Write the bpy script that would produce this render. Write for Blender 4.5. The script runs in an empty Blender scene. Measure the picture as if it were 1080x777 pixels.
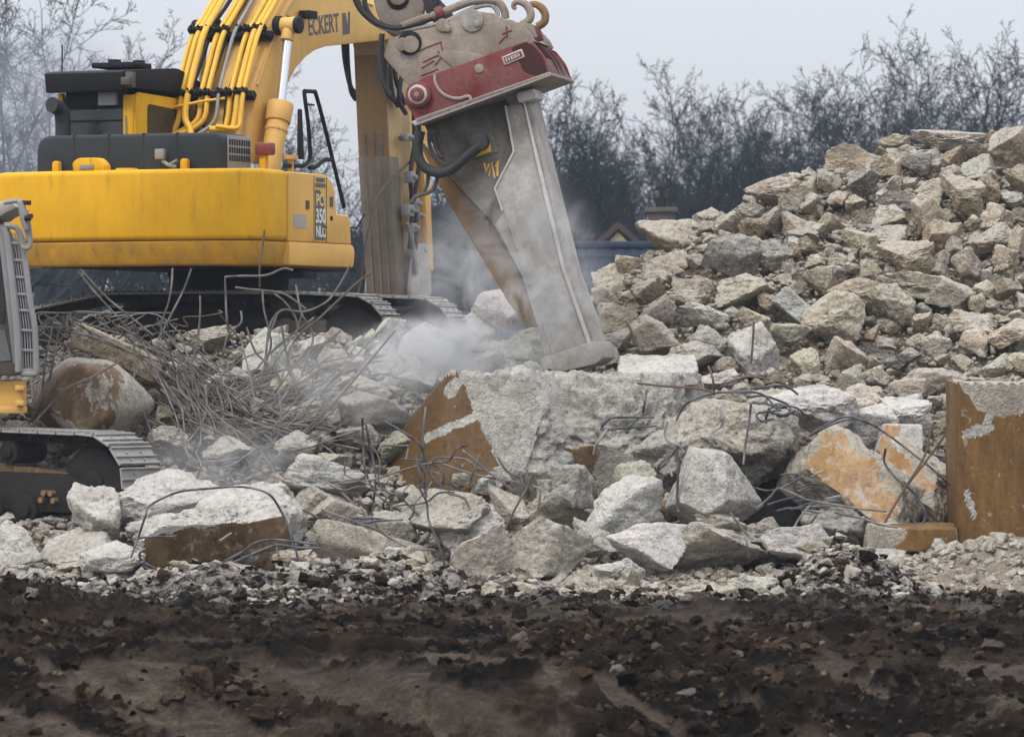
import bpy, bmesh, math, random
import numpy as np
from mathutils import Vector, Matrix

R = math.radians
F, CZ = 5200.0, 2.4            # focal length in photo pixels, eye height in metres
SC = bpy.context.scene
COL = SC.collection

# ------------------------------------------------------------------ camera, sky, sun, exposure
cam_d = bpy.data.cameras.new("camera")
cam = bpy.data.objects.new("camera", cam_d); COL.objects.link(cam)
cam.location = (0, 0, CZ); cam.rotation_euler = (R(90), 0, 0)
cam_d.sensor_width = 36.0; cam_d.lens = 36.0 * F / 1080.0
cam_d.clip_start = 0.5; cam_d.clip_end = 3000
cam_d.dof.use_dof = True; cam_d.dof.focus_distance = 57.5; cam_d.dof.aperture_fstop = 4.0
SC.camera = cam

world = bpy.data.worlds.new("World"); SC.world = world; world.use_nodes = True
wt = world.node_tree; wt.nodes.clear()
def wn(t): return wt.nodes.new(t)
sky = wn('ShaderNodeTexSky'); sky.sky_type = 'NISHITA'; sky.sun_disc = False
sky.sun_elevation = R(52); sky.sun_rotation = R(215); sky.dust_density = 4.0; sky.air_density = 1.0
hs = wn('ShaderNodeHueSaturation'); hs.inputs['Saturation'].default_value = 0.25
bg1 = wn('ShaderNodeBackground'); bg1.inputs['Strength'].default_value = 0.05
bg2 = wn('ShaderNodeBackground')
tc = wn('ShaderNodeTexCoord'); sx = wn('ShaderNodeSeparateXYZ')
mr = wn('ShaderNodeMapRange')                       # overcast dome: zenith brighter than horizon
mr.inputs['From Min'].default_value = 0.0; mr.inputs['From Max'].default_value = 1.0
mr.inputs['To Min'].default_value = 0.57; mr.inputs['To Max'].default_value = 2.2
bg2.inputs['Color'].default_value = (0.945, 0.985, 1.085, 1)
add = wn('ShaderNodeAddShader'); out = wn('ShaderNodeOutputWorld')
L = wt.links.new
L(sky.outputs[0], hs.inputs['Color']); L(hs.outputs[0], bg1.inputs['Color'])
L(tc.outputs['Generated'], sx.inputs[0]); L(sx.outputs['Z'], mr.inputs['Value']); L(mr.outputs[0], bg2.inputs['Strength'])
L(bg1.outputs[0], add.inputs[0]); L(bg2.outputs[0], add.inputs[1]); L(add.outputs[0], out.inputs['Surface'])

sun_d = bpy.data.lights.new("sun", 'SUN'); sun = bpy.data.objects.new("sun", sun_d); COL.objects.link(sun)
sun_d.energy = 1.5; sun_d.angle = R(12); sun_d.color = (1.0, 0.95, 0.87)
_sd = Vector((math.sin(R(215)) * math.cos(R(52)), math.cos(R(215)) * math.cos(R(52)), math.sin(R(52))))
sun.rotation_euler = (-_sd).to_track_quat('-Z', 'Y').to_euler()

vs = SC.view_settings
vs.view_transform = 'Standard'; vs.look = 'None'; vs.exposure = -0.05; vs.gamma = 1.0; vs.use_curve_mapping = False
SC.cycles.volume_bounces = 1
SC.cycles.volume_step_rate = 2.0
SC.cycles.max_bounces = 6

# ------------------------------------------------------------------ helpers
def P(px, py, d):
    return Vector(((px - 540) * d / F, d, CZ - (py - 388.5) * d / F))

def tag(o, label=None, cat=None, group=None, kind=None):
    if label: o['label'] = label
    if cat: o['category'] = cat
    if group: o['group'] = group
    if kind: o['kind'] = kind
    return o

def link(o, parent=None):
    COL.objects.link(o)
    if parent is not None: o.parent = parent
    return o

def thing(name, label, cat, loc=(0, 0, 0), rotz=0.0, group=None):
    o = bpy.data.objects.new(name, None); o.empty_display_size = 0.2
    o.location = loc; o.rotation_euler = (0, 0, rotz)
    return tag(link(o), label, cat, group)

def np_mesh(name, V, Fc, mats, smooth=True, mat_idx=None):
    """V (n,3), Fc (m,k) with constant k"""
    V = np.ascontiguousarray(V, dtype=np.float32); Fc = np.ascontiguousarray(Fc, dtype=np.int32)
    m = bpy.data.meshes.new(name); k = Fc.shape[1]
    m.vertices.add(len(V)); m.vertices.foreach_set('co', V.ravel())
    m.loops.add(Fc.size); m.loops.foreach_set('vertex_index', Fc.ravel())
    m.polygons.add(len(Fc)); m.polygons.foreach_set('loop_start', np.arange(0, Fc.size, k, dtype=np.int32))
    m.polygons.foreach_set('loop_total', np.full(len(Fc), k, dtype=np.int32))
    if smooth: m.polygons.foreach_set('use_smooth', np.ones(len(Fc), dtype=bool))
    if mat_idx is not None: m.polygons.foreach_set('material_index', np.ascontiguousarray(mat_idx, dtype=np.int32))
    for x in (mats if isinstance(mats, (list, tuple)) else [mats]): m.materials.append(x)
    m.update(calc_edges=True); m.validate()
    return m

def catmull(pts, n=6):
    pts = [Vector(p) for p in pts]
    if len(pts) < 3: return pts
    o = []
    q = [pts[0] * 2 - pts[1]] + pts + [pts[-1] * 2 - pts[-2]]
    for i in range(1, len(q) - 2):
        a, b, c, d = q[i - 1], q[i], q[i + 1], q[i + 2]
        for j in range(n):
            t = j / n
            o.append(0.5 * ((2 * b) + (c - a) * t + (2 * a - 5 * b + 4 * c - d) * t * t + (3 * b - a - 3 * c + d) * t ** 3))
    o.append(pts[-1]); return o

class MB:
    """collects shapes and links them as ONE mesh object"""
    def __init__(s): s.bm = bmesh.new()
    def box(s, c, d, rot=None, mat=0):
        M = Matrix.Translation(c)
        if rot is not None: M = M @ (rot.to_4x4() if hasattr(rot, 'to_4x4') else rot)
        M = M @ Matrix.Diagonal((d[0], d[1], d[2], 1))
        r = bmesh.ops.create_cube(s.bm, size=1.0, matrix=M)
        if mat:
            for f in {f for v in r['verts'] for f in v.link_faces}: f.material_index = mat
        return s
    def prism(s, poly, a, b, axis='x', mat=0, poly2=None):
        """polygon extruded from a to b; axis x: poly is (y,z); y: (x,z); z: (x,y)"""
        def mk(p, t):
            return {'x': (t, p[0], p[1]), 'y': (p[0], t, p[1]), 'z': (p[0], p[1], t)}[axis]
        poly2 = poly2 or poly
        A = [s.bm.verts.new(mk(p, a)) for p in poly]; Bv = [s.bm.verts.new(mk(p, b)) for p in poly2]
        n = len(poly); fs = [s.bm.faces.new(A), s.bm.faces.new(Bv[::-1])]
        for i in range(n): fs.append(s.bm.faces.new((A[i], Bv[i], Bv[(i + 1) % n], A[(i + 1) % n])))
        for f in fs: f.material_index = mat
        return s
    def cyl(s, p0, p1, r0, r1=None, n=16, mat=0):
        p0, p1 = Vector(p0), Vector(p1); r1 = r0 if r1 is None else r1
        z = (p1 - p0).normalized(); x = z.orthogonal().normalized(); y = z.cross(x)
        A, Bv = [], []
        for i in range(n):
            a = 2 * math.pi * i / n; e = x * math.cos(a) + y * math.sin(a)
            A.append(s.bm.verts.new(p0 + e * r0)); Bv.append(s.bm.verts.new(p1 + e * r1))
        fs = [s.bm.faces.new(A[::-1]), s.bm.faces.new(Bv)]
        for i in range(n): fs.append(s.bm.faces.new((A[i], A[(i + 1) % n], Bv[(i + 1) % n], Bv[i])))
        for f in fs: f.material_index = mat
        return s
    def tube(s, pts, r, n=8, smooth=6, mat=0):
        pts = catmull(pts, smooth) if smooth else [Vector(p) for p in pts]
        t0 = (pts[1] - pts[0]).normalized(); x = t0.orthogonal().normalized(); rings = []
        for i, p in enumerate(pts):
            t = (pts[min(i + 1, len(pts) - 1)] - pts[max(i - 1, 0)]).normalized()
            x = (x - t * x.dot(t)).normalized(); y = t.cross(x)
            rr = r(i / (len(pts) - 1)) if callable(r) else r
            rings.append([s.bm.verts.new(p + (x * math.cos(2 * math.pi * k / n) + y * math.sin(2 * math.pi * k / n)) * rr) for k in range(n)])
        fs = []
        for a, b in zip(rings, rings[1:]):
            for k in range(n): fs.append(s.bm.faces.new((a[k], a[(k + 1) % n], b[(k + 1) % n], b[k])))
        fs.append(s.bm.faces.new(rings[0][::-1])); fs.append(s.bm.faces.new(rings[-1]))
        for f in fs: f.material_index = mat
        return s
    def build(s, name, mat, parent=None, bevel=0.0, seg=2, ang=35, loc=None):
        bm = s.bm
        bmesh.ops.recalc_face_normals(bm, faces=bm.faces)
        if bevel:
            es = [e for e in bm.edges if len(e.link_faces) == 2 and e.calc_face_angle(0) > R(30)]
            bmesh.ops.bevel(bm, geom=es, offset=bevel, segments=seg, affect='EDGES', clamp_overlap=True, profile=0.5)
        m = bpy.data.meshes.new(name); bm.to_mesh(m); bm.free()
        for x in (mat if isinstance(mat, (list, tuple)) else [mat]): m.materials.append(x)
        m.polygons.foreach_set('use_smooth', np.ones(len(m.polygons), dtype=bool))
        m.set_sharp_from_angle(angle=R(ang))
        o = bpy.data.objects.new(name, m)
        if loc is not None: o.location = loc
        return link(o, parent)

# vectorised value noise
def _hash(ix, iy, iz):
    h = (ix.astype(np.uint32) * np.uint32(374761393) + iy.astype(np.uint32) * np.uint32(668265263) + iz.astype(np.uint32) * np.uint32(2246822519))
    h = (h ^ (h >> np.uint32(13))) * np.uint32(1274126177)
    h = (h ^ (h >> np.uint32(16))) * np.uint32(2654435769)
    h ^= h >> np.uint32(15)
    return h.astype(np.float64) / 4294967295.0
def vnoise(p):
    i = np.floor(p).astype(np.int64); f = p - i; u = f * f * f * (f * (f * 6 - 15) + 10)
    r = 0
    for dx in (0, 1):
        wx = u[:, 0] if dx else 1 - u[:, 0]
        for dy in (0, 1):
            wy = u[:, 1] if dy else 1 - u[:, 1]
            for dz in (0, 1):
                wz = u[:, 2] if dz else 1 - u[:, 2]
                r = r + wx * wy * wz * _hash(i[:, 0] + dx, i[:, 1] + dy, i[:, 2] + dz)
    return r * 2 - 1
def fbm(p, octv=4, gain=0.5, lac=2.03):
    a, r = 1.0, 0
    for k in range(octv):
        r = r + a * vnoise(p + k * 17.31); p = p * lac; a *= gain
    return r

# ------------------------------------------------------------------ materials
class NT:
    def __init__(s, name, rough=0.85, spec=0.3, metal=0.0):
        s.m = bpy.data.materials.new(name); s.m.use_nodes = True; s.t = s.m.node_tree
        s.b = s.t.nodes['Principled BSDF']
        s.b.inputs['Roughness'].default_value = rough; s.b.inputs['Specular IOR Level'].default_value = spec
        s.b.inputs['Metallic'].default_value = metal
    def n(s, t, **kw):
        x = s.t.nodes.new(t)
        for k, v in kw.items(): setattr(x, k, v)
        return x
    def put(s, sock, v):
        if isinstance(v, bpy.types.NodeSocket): s.t.links.new(v, sock)
        elif v is not None: sock.default_value = v if not (isinstance(v, tuple) and len(v) == 3 and sock.type == 'RGBA') else (*v, 1)
    def pos(s, scale=(1, 1, 1), rot=(0, 0, 0), obj=False):
        g = s.n('ShaderNodeTexCoord').outputs['Object'] if obj else s.n('ShaderNodeNewGeometry').outputs['Position']
        mp = s.n('ShaderNodeMapping'); s.put(mp.inputs['Vector'], g)
        mp.inputs['Scale'].default_value = scale; mp.inputs['Rotation'].default_value = rot
        return mp.outputs[0]
    def noise(s, vec, scale=5, detail=4, rough=0.55, dist=0.0):
        x = s.n('ShaderNodeTexNoise'); s.put(x.inputs['Vector'], vec)
        x.inputs['Scale'].default_value = scale; x.inputs['Detail'].default_value = detail
        x.inputs['Roughness'].default_value = rough; x.inputs['Distortion'].default_value = dist
        return x.outputs['Fac']
    def vor(s, vec, scale=5, feature='F1', out='Distance'):
        x = s.n('ShaderNodeTexVoronoi', feature=feature); s.put(x.inputs['Vector'], vec); x.inputs['Scale'].default_value = scale
        return x.outputs[out]
    def ramp(s, fac, stops):
        x = s.n('ShaderNodeValToRGB'); s.put(x.inputs['Fac'], fac); e = x.color_ramp.elements
        while len(e) < len(stops): e.new(0.5)
        for k, (p, c) in enumerate(stops):
            e[k].position = p; e[k].color = (c, c, c, 1) if isinstance(c, (int, float)) else (*c, 1)
        return x.outputs['Color']
    def mix(s, fac, a, b, mode='MIX'):
        x = s.n('ShaderNodeMix', data_type='RGBA', blend_type=mode)
        s.put(x.inputs[0], fac); s.put(x.inputs[6], a); s.put(x.inputs[7], b); return x.outputs[2]
    def math(s, op, a, b=0.0):
        x = s.n('ShaderNodeMath', operation=op); s.put(x.inputs[0], a); s.put(x.inputs[1], b); return x.outputs[0]
    def bump(s, h, strength=0.5, dist=0.02, prev=None):
        x = s.n('ShaderNodeBump'); x.inputs['Strength'].default_value = strength; x.inputs['Distance'].default_value = dist
        s.put(x.inputs['Height'], h)
        if prev is not None: s.t.links.new(prev, x.inputs['Normal'])
        return x.outputs[0]
    def fin(s, color=None, rough=None, normal=None):
        if color is not None: s.put(s.b.inputs['Base Color'], color)
        if rough is not None: s.put(s.b.inputs['Roughness'], rough)
        if normal is not None: s.put(s.b.inputs['Normal'], normal)
        return s.m

def concrete_mat(name, source='object', tones=None, dust=0.52, rugged=False):
    t = NT(name, 0.92, 0.15); p = t.pos()
    if source == 'object': base = t.n('ShaderNodeObjectInfo').outputs['Color']
    elif source == 'island':
        base = t.ramp(t.n('ShaderNodeNewGeometry').outputs['Random Per Island'], tones)
    else: base = source
    n1 = t.noise(p, 2.2, 6, 0.62); n2 = t.noise(p, 16, 5, 0.65)
    c = t.mix(1.0, base, t.ramp(n1, [(0.3, (0.62, 0.60, 0.58)), (0.5, (0.95, 0.95, 0.95)), (0.72, (1.18, 1.15, 1.08))]), 'MULTIPLY')
    c = t.mix(1.0, c, t.ramp(n2, [(0.28, 0.52), (0.5, 1.0), (0.75, 1.2)]), 'MULTIPLY')
    if rugged:                                                  # burst pits and powdered streaks of a fresh break
        c = t.mix(t.math('MULTIPLY', t.ramp(t.noise(p, 5.5, 7, .72, .5), [(.53, 0.0), (.62, 1.0)]), .55), c, (.16, .145, .125))
        c = t.mix(t.math('MULTIPLY', t.ramp(t.noise(t.pos((1.6, 1, .5), (0, R(24), 0)), 3.0, 6, .65, .4), [(.56, 0.0), (.68, 1.0)]), .7), c, (.55, .53, .485))
    v = t.vor(p, 38); agg = t.vor(p, 38, out='Color')           # aggregate stones in the broken faces
    sp = t.n('ShaderNodeSeparateColor'); t.put(sp.inputs[0], agg)
    st = t.math('MULTIPLY', t.math('LESS_THAN', v, 0.3), t.math('GREATER_THAN', sp.outputs[0], 0.62))
    c = t.mix(t.math('MULTIPLY', st, 0.6), c, t.ramp(sp.outputs[1], [(0.0, (0.12, 0.11, 0.10)), (0.5, (0.30, 0.26, 0.21)), (1.0, (0.55, 0.52, 0.47))]))
    if dust:                                                    # pale powder that has settled on upward faces
        nz = t.n('ShaderNodeSeparateXYZ'); t.put(nz.inputs[0], t.n('ShaderNodeNewGeometry').outputs['Normal'])
        dm = t.math('MULTIPLY', t.ramp(nz.outputs['Z'], [(0.25, 0.0), (0.85, 1.0)]), t.ramp(n2, [(0.35, 0.2), (0.6, 1.0)]))
        c = t.mix(t.math('MULTIPLY', dm, dust), c, (0.60, 0.565, 0.495))
    h = t.math('ADD', t.math('MULTIPLY', t.noise(p, 11, 9, 0.72), 1.0), t.math('MULTIPLY', v, 0.22))
    return t.fin(c, normal=t.bump(h, 1.0, 0.075))

M = {}
M['rock'] = concrete_mat('broken_concrete')
M['hero'] = concrete_mat('broken_concrete_block', dust=0.45, rugged=True)
M['smallrock'] = concrete_mat('crushed_rubble', 'island',
    [(0.0, (0.25, 0.22, 0.175)), (0.25, (0.39, 0.34, 0.265)), (0.5, (0.44, 0.39, 0.305)), (0.75, (0.38, 0.355, 0.31)), (1.0, (0.54, 0.50, 0.43))], 0.35)

def coat_mat(name, c1, c2, scuff=0.0):
    """brown bituminous coat on the old outer faces of the concrete"""
    t = NT(name, 0.62, 0.35); p = t.pos((1, 1, 1)); q = t.pos((1, 1, 0.25))
    c = t.mix(t.ramp(t.noise(q, 3.6, 7, 0.7, .4), [(0.36, 0.0), (0.64, 1.0)]), c1, c2)
    c = t.mix(t.math('MULTIPLY', t.ramp(t.noise(t.pos((1, 1, .1)), 11, 5, .7), [(.55, 0.0), (.72, 1.0)]), .45), c, tuple(v * .42 + .012 for v in c1))
    c = t.mix(1.0, c, t.ramp(t.noise(p, 22, 5, 0.7), [(0.3, 0.62), (0.5, 1.0), (0.8, 1.1)]), 'MULTIPLY')
    chips = t.math('MULTIPLY', t.ramp(t.noise(p, 7.5, 6, 0.7, 0.6), [(0.58 - scuff, 0.0), (0.69 - scuff, 1.0)]), 0.75)
    c = t.mix(chips, c, (0.36, 0.33, 0.285))
    return t.fin(c, normal=t.bump(t.noise(p, 30, 5, 0.65), 0.35, 0.02))
M['coat'] = coat_mat('brown_coating', (0.066, 0.031, 0.0045), (0.115, 0.058, 0.011), -0.05)
M['coat_ochre'] = coat_mat('ochre_brown_coating', (0.075, 0.034, 0.0055), (0.175, 0.092, 0.020), -0.02)
M['coat_tan'] = coat_mat('ochre_coating', (0.225, 0.105, 0.022), (0.37, 0.24, 0.12), 0.07)
M['coat_rust'] = coat_mat('earth_brown_coating', (0.075, 0.042, 0.017), (0.185, 0.120, 0.062), 0.02)

def paint_mat(name, col, dirt=0.3, dirt_col=(0.30, 0.26, 0.20), rough=0.42, spec=0.45, streak=False, metal=0.0, thr=0.5):
    t = NT(name, rough, spec, metal); p = t.pos()
    n = t.noise(t.pos((1, 1, 0.18)) if streak else p, 2.6 if not streak else 7, 7, 0.68)
    f = t.noise(p, 24, 4, 0.7)
    m = t.math('MULTIPLY', t.ramp(n, [(thr - 0.14, 0.15), (thr + 0.22, 1.0)]), t.ramp(f, [(0.3, 0.45), (0.65, 1.0)]))
    c = t.mix(t.math('MULTIPLY', m, dirt), col, dirt_col)
    c = t.mix(1.0, c, t.ramp(t.noise(p, 1.1, 3, 0.5), [(0.3, 0.85), (0.7, 1.06)]), 'MULTIPLY')
    gs = t.noise(t.pos((1, 1, .12)), 9, 6, .7)                      # thin run-off streaks and small chips
    c = t.mix(t.math('MULTIPLY', t.ramp(gs, [(.58, 0.0), (.72, 1.0)]), min(.55, dirt * 1.1)), c, tuple(v * .45 for v in dirt_col))
    c = t.mix(t.math('MULTIPLY', t.ramp(t.noise(p, 60, 3, .6), [(.66, 0.0), (.72, 1.0)]), min(.7, dirt * 1.2)), c, tuple(v * .35 for v in dirt_col))
    r = t.math('ADD', t.math('MULTIPLY', m, 0.35), rough)
    return t.fin(c, r, t.bump(f, 0.12, 0.01))
M['yellow'] = paint_mat('yellow_paint', (0.76, 0.395, 0.003), 0.40, (0.36, 0.22, 0.06), 0.5, 0.2, True)
M['yellow_lip'] = paint_mat('scuffed_yellow_paint', (0.66, 0.33, 0.012), 0.80, (0.15, 0.11, 0.06))
M['yellow_side'] = paint_mat('faded_yellow_paint', (0.70, 0.38, 0.055), 0.40, (0.55, 0.40, 0.20))
M['boom'] = paint_mat('dusty_yellow_paint', (0.64, 0.36, 0.06), 0.65, (0.46, 0.32, 0.17), 0.5)
M['pipe_yellow'] = paint_mat('pipe_yellow_paint', (0.76, 0.42, 0.015), 0.25)
M['stick'] = paint_mat('muddy_yellow_paint', (0.30, 0.165, 0.035), 1.0, (0.17, 0.135, 0.10), 0.7, 0.25, True, thr=0.40)
M['stick_side'] = paint_mat('dusty_cream_paint', (0.46, 0.30, 0.10), 0.9, (0.33, 0.27, 0.20), 0.65, 0.3, True, thr=.45)
M['hood'] = paint_mat('charcoal_hood', (0.019, 0.025, 0.030), 0.4, (0.075, 0.082, 0.086), 0.55, 0.25)
M['black'] = paint_mat('black_plastic', (0.008, 0.0085, 0.0095), 0.35, (0.05, 0.05, 0.05), 0.6, 0.2)
M['rubber'] = paint_mat('black_rubber', (0.012, 0.013, 0.015), 0.35, (0.10, 0.095, 0.09), 0.55)
M['cab_dark'] = paint_mat('dark_cab_glass', (0.012, 0.013, 0.014), 0.2, (0.06, 0.06, 0.06), 0.18, 0.5)
M['cab_brown'] = paint_mat('dirty_side_glass', (0.035, 0.027, 0.020), 0.4, (0.075, 0.06, 0.045), 0.22, 0.5)
M['steel_dark'] = paint_mat('oily_steel', (0.012, 0.0115, 0.011), 0.6, (0.055, 0.046, 0.038), 0.7, 0.2)
M['steel_mud'] = paint_mat('muddy_steel', (0.055, 0.050, 0.045), 0.8, (0.20, 0.17, 0.135), 0.75, 0.25)
M['shoe'] = paint_mat('worn_track_steel', (0.22, 0.215, 0.21), 0.85, (0.38, 0.35, 0.30), 0.6, 0.35)
M['chrome'] = paint_mat('chrome_rod', (0.72, 0.73, 0.74), 0.1, rough=0.16, metal=1.0)
M['red'] = paint_mat('red_paint', (0.15, 0.013, 0.014), 0.85, (0.23, 0.15, 0.13), 0.6, 0.22, thr=0.52)
M['soot_red'] = paint_mat('sooty_red', (0.085, 0.018, 0.018), 0.9, (0.03, 0.026, 0.025), 0.7, 0.2, thr=0.42)
M['bead'] = paint_mat('dusty_weld', (0.36, 0.31, 0.28), 0.8, (0.20, 0.14, 0.125), 0.8, 0.2)
M['red_dark'] = paint_mat('sooty_red_paint', (0.075, 0.010, 0.012), 0.5, (0.05, 0.045, 0.045), 0.5)
M['dusty'] = paint_mat('dust_covered_steel', (0.17, 0.130, 0.095), 1.0, (0.36, 0.31, 0.262), 0.85, 0.2, thr=.44)
M['dusty_grey'] = paint_mat('cement_dusted_steel', (0.17, 0.145, 0.115), 1.0, (0.47, 0.45, 0.42), 0.85, 0.2, thr=.44)
M['shank_dark'] = paint_mat('sooty_steel', (0.055, 0.046, 0.038), 0.9, (0.25, 0.22, 0.185), 0.8, 0.2, thr=.52)
M['white_edge'] = paint_mat('pale_worn_edge', (0.52, 0.49, 0.46), 0.8, (0.32, 0.27, 0.25), 0.7)
M['rust_plate'] = paint_mat('rusty_brown_plate', (0.20, 0.105, 0.035), 0.6, (0.27, 0.20, 0.14), 0.8, 0.2)
M['lamp_red'] = paint_mat('red_lamp_lens', (0.20, 0.012, 0.010), 0.3, rough=0.3)
M['grey_plate'] = paint_mat('grey_reflector_plate', (0.36, 0.33, 0.30), 0.3)
M['silver'] = paint_mat('galvanised_steel', (0.25, 0.25, 0.25), 0.6, (0.19, 0.18, 0.165), 0.5)
M['cab_glass'] = paint_mat('dusty_cab_glass', (0.10, 0.11, 0.11), 0.5, (0.19, 0.19, 0.18), 0.3)
M['decal'] = paint_mat('dark_grey_decal', (0.075, 0.085, 0.090), 0.2)
M['ink'] = paint_mat('dark_blue_lettering', (0.045, 0.055, 0.085), 0.3, (0.3, 0.2, 0.08))
M['white'] = paint_mat('white_lettering', (0.72, 0.72, 0.66), 0.15)
M['cream'] = paint_mat('pale_yellow_lettering', (0.74, 0.62, 0.22), 0.15)
M['lens'] = paint_mat('lamp_glass', (0.24, 0.24, 0.23), 0.3, rough=0.3)

t = NT('rebar_steel', 0.7, 0.35); p = t.pos()
M['rebar'] = t.fin(t.mix(t.ramp(t.noise(p, 5, 5, 0.6), [(0.4, 0.0), (0.65, 1.0)]), (0.085, 0.075, 0.066), (0.205, 0.185, 0.165)), normal=t.bump(t.noise(p, 60, 2), 0.4, 0.01))
t = NT('rebar_blue_grey', 0.55, 0.45, 0.3); p = t.pos()
M['rebar_dark'] = t.fin(t.mix(t.ramp(t.noise(p, 6, 5, 0.6), [(0.4, 0.0), (0.65, 1.0)]), (0.035, 0.034, 0.036), (0.15, 0.15, 0.16)))
t = NT('rebar_brown', 0.8, 0.2); p = t.pos()
M['rebar_rust'] = t.fin(t.mix(t.noise(p, 7, 5, 0.6), (0.075, 0.048, 0.032), (0.17, 0.125, 0.09)))

M['white_scar'] = concrete_mat('bared_concrete', (0.46, 0.44, 0.40, 1), dust=.3)

M['stick_mud'] = paint_mat('mud_caked_steel', (0.135, 0.108, 0.080), 0.9, (0.235, 0.205, 0.17), 0.85, 0.15, thr=.46)

# ------------------------------------------------------------------ lie of the land
_pxs = np.array([-700, -150, 0, 120, 250, 350, 430, 520, 600, 640, 680, 760, 850, 950, 1080, 1250, 1700], float)
_tab = [  # depth, height of the rubble surface written as the picture row it appears at
 (52.0, [628]*17),
 (53.6, [612,610,600,612,616,604,614,622,616,606,616,620,608,596,600,604,612]),
 (55.0, [590,582,576,574,578,580,582,584,584,582,582,584,580,574,572,582,592]),
 (56.5, [560,548,535,525,525,525,525,528,528,525,525,528,530,530,520,545,560]),
 (58.0, [540,500,475,462,455,445,446,452,448,440,430,432,440,440,430,460,540]),
 (59.5, [535,430,402,390,388,390,392,396,390,378,368,372,385,395,388,430,535]),
 (60.6, [530,390,356,350,352,350,354,362,360,348,328,322,332,340,332,390,530]),
 (61.5, [530,395,378,372,366,362,362,360,350,328,296,276,280,284,278,360,530]),
 (62.8, [530,398,394,393,393,390,384,362,340,316,280,246,238,234,232,330,530]),
 (64.0, [530,398,394,393,393,392,390,368,340,312,276,226,192,180,178,290,530]),
 (65.5, [530,400,394,393,393,393,391,374,350,322,284,222,176,155,150,270,530]),
 (67.5, [530,410,396,394,394,394,394,385,360,330,300,245,192,164,158,280,530]),
 (70.5, [530,430,410,405,405,405,405,402,395,380,360,330,290,260,255,340,530]),
 (73.5, [530,470,460,460,460,460,460,460,455,450,440,420,400,380,380,430,530]),
 (77.0, [560]*17)]
_ds = np.array([r[0] for r in _tab])
_zt = np.array([[CZ - (v - 388.5) * r[0] / F for v in r[1]] for r in _tab])

def _cub(xs, x):
    """index and smooth weight for a monotone table lookup"""
    i = np.clip(np.searchsorted(xs, x) - 1, 0, len(xs) - 2)
    return i, np.clip((x - xs[i]) / (xs[i + 1] - xs[i]), 0, 1)
def S0(x, y):
    x = np.asarray(x, float); y = np.asarray(y, float)
    px = 540 + x * F / np.maximum(y, 1)
    i, u = _cub(_pxs, px); j, v = _cub(_ds, y)
    u = u * u * (3 - 2 * u) * 0.5 + u * 0.5
    return (_zt[j, i] * (1 - u) * (1 - v) + _zt[j, i + 1] * u * (1 - v) + _zt[j + 1, i] * (1 - u) * v + _zt[j + 1, i + 1] * u * v)
def S(x, y):
    x = np.atleast_1d(np.asarray(x, float)); y = np.atleast_1d(np.asarray(y, float))
    z = S0(x, y); q = np.stack([x, y, z * 0 + 3.3], 1)
    w = np.clip((y - 53) / 2, 0, 1)
    z = z - 1.0 * np.exp(-((x - 2.95) / .55) ** 4 - ((y - 55.9) / 1.0) ** 4)          # hollow under the overhanging boulder
    return z + w * (0.10 * fbm(q * 0.9, 3) + 0.035 * fbm(q * 4.0, 3))
def hit(px, py, d0=53.0, d1=72.0):
    """depth at which the sight line of a picture position meets the rubble"""
    d = np.arange(d0, d1, 0.05)
    g = S0((px - 540) * d / F, d) - (CZ - (py - 388.5) * d / F)
    k = np.nonzero(g > 0)[0]
    return float(d[k[0]]) if len(k) else None

A_ = np.array([0.60, -0.80])                                 # scrape marks run down the bank in this direction
def dry(x, y):
    """0..1: smooth drier sheets left by the bucket on the bank, and dried wheel lanes on the flat"""
    s = x * A_[1] - y * A_[0]; r = x * A_[0] + y * A_[1]; wx = .5 * vnoise(np.stack([x * .6, y * .6, x * 0 + 31], 1))
    b = fbm(np.stack([(s + wx) * 1.9, r * .15, x * 0 + 5], 1), 2) + .30 * fbm(np.stack([x * 3, y * 2, x * 0 + 6], 1), 4, .6)
    bw = np.clip((41.6 - y) / .8, 0, 1)
    l = fbm(np.stack([x * .16, y * 1.25, x * 0 + 44], 1), 3) + .25 * fbm(np.stack([x * 2, y * 4, x * 0 + 46], 1), 4, .6)
    f = np.clip((52.0 - y) / .8, 0, 1)
    b = b + .22 * fbm(np.stack([x * 7, y * 5, x * 0 + 16], 1), 3, .6)
    return np.clip((b - .13) / .14, 0, 1) * bw + np.clip((l - .30) / .14, 0, 1) * (1 - bw) * f * .85
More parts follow.
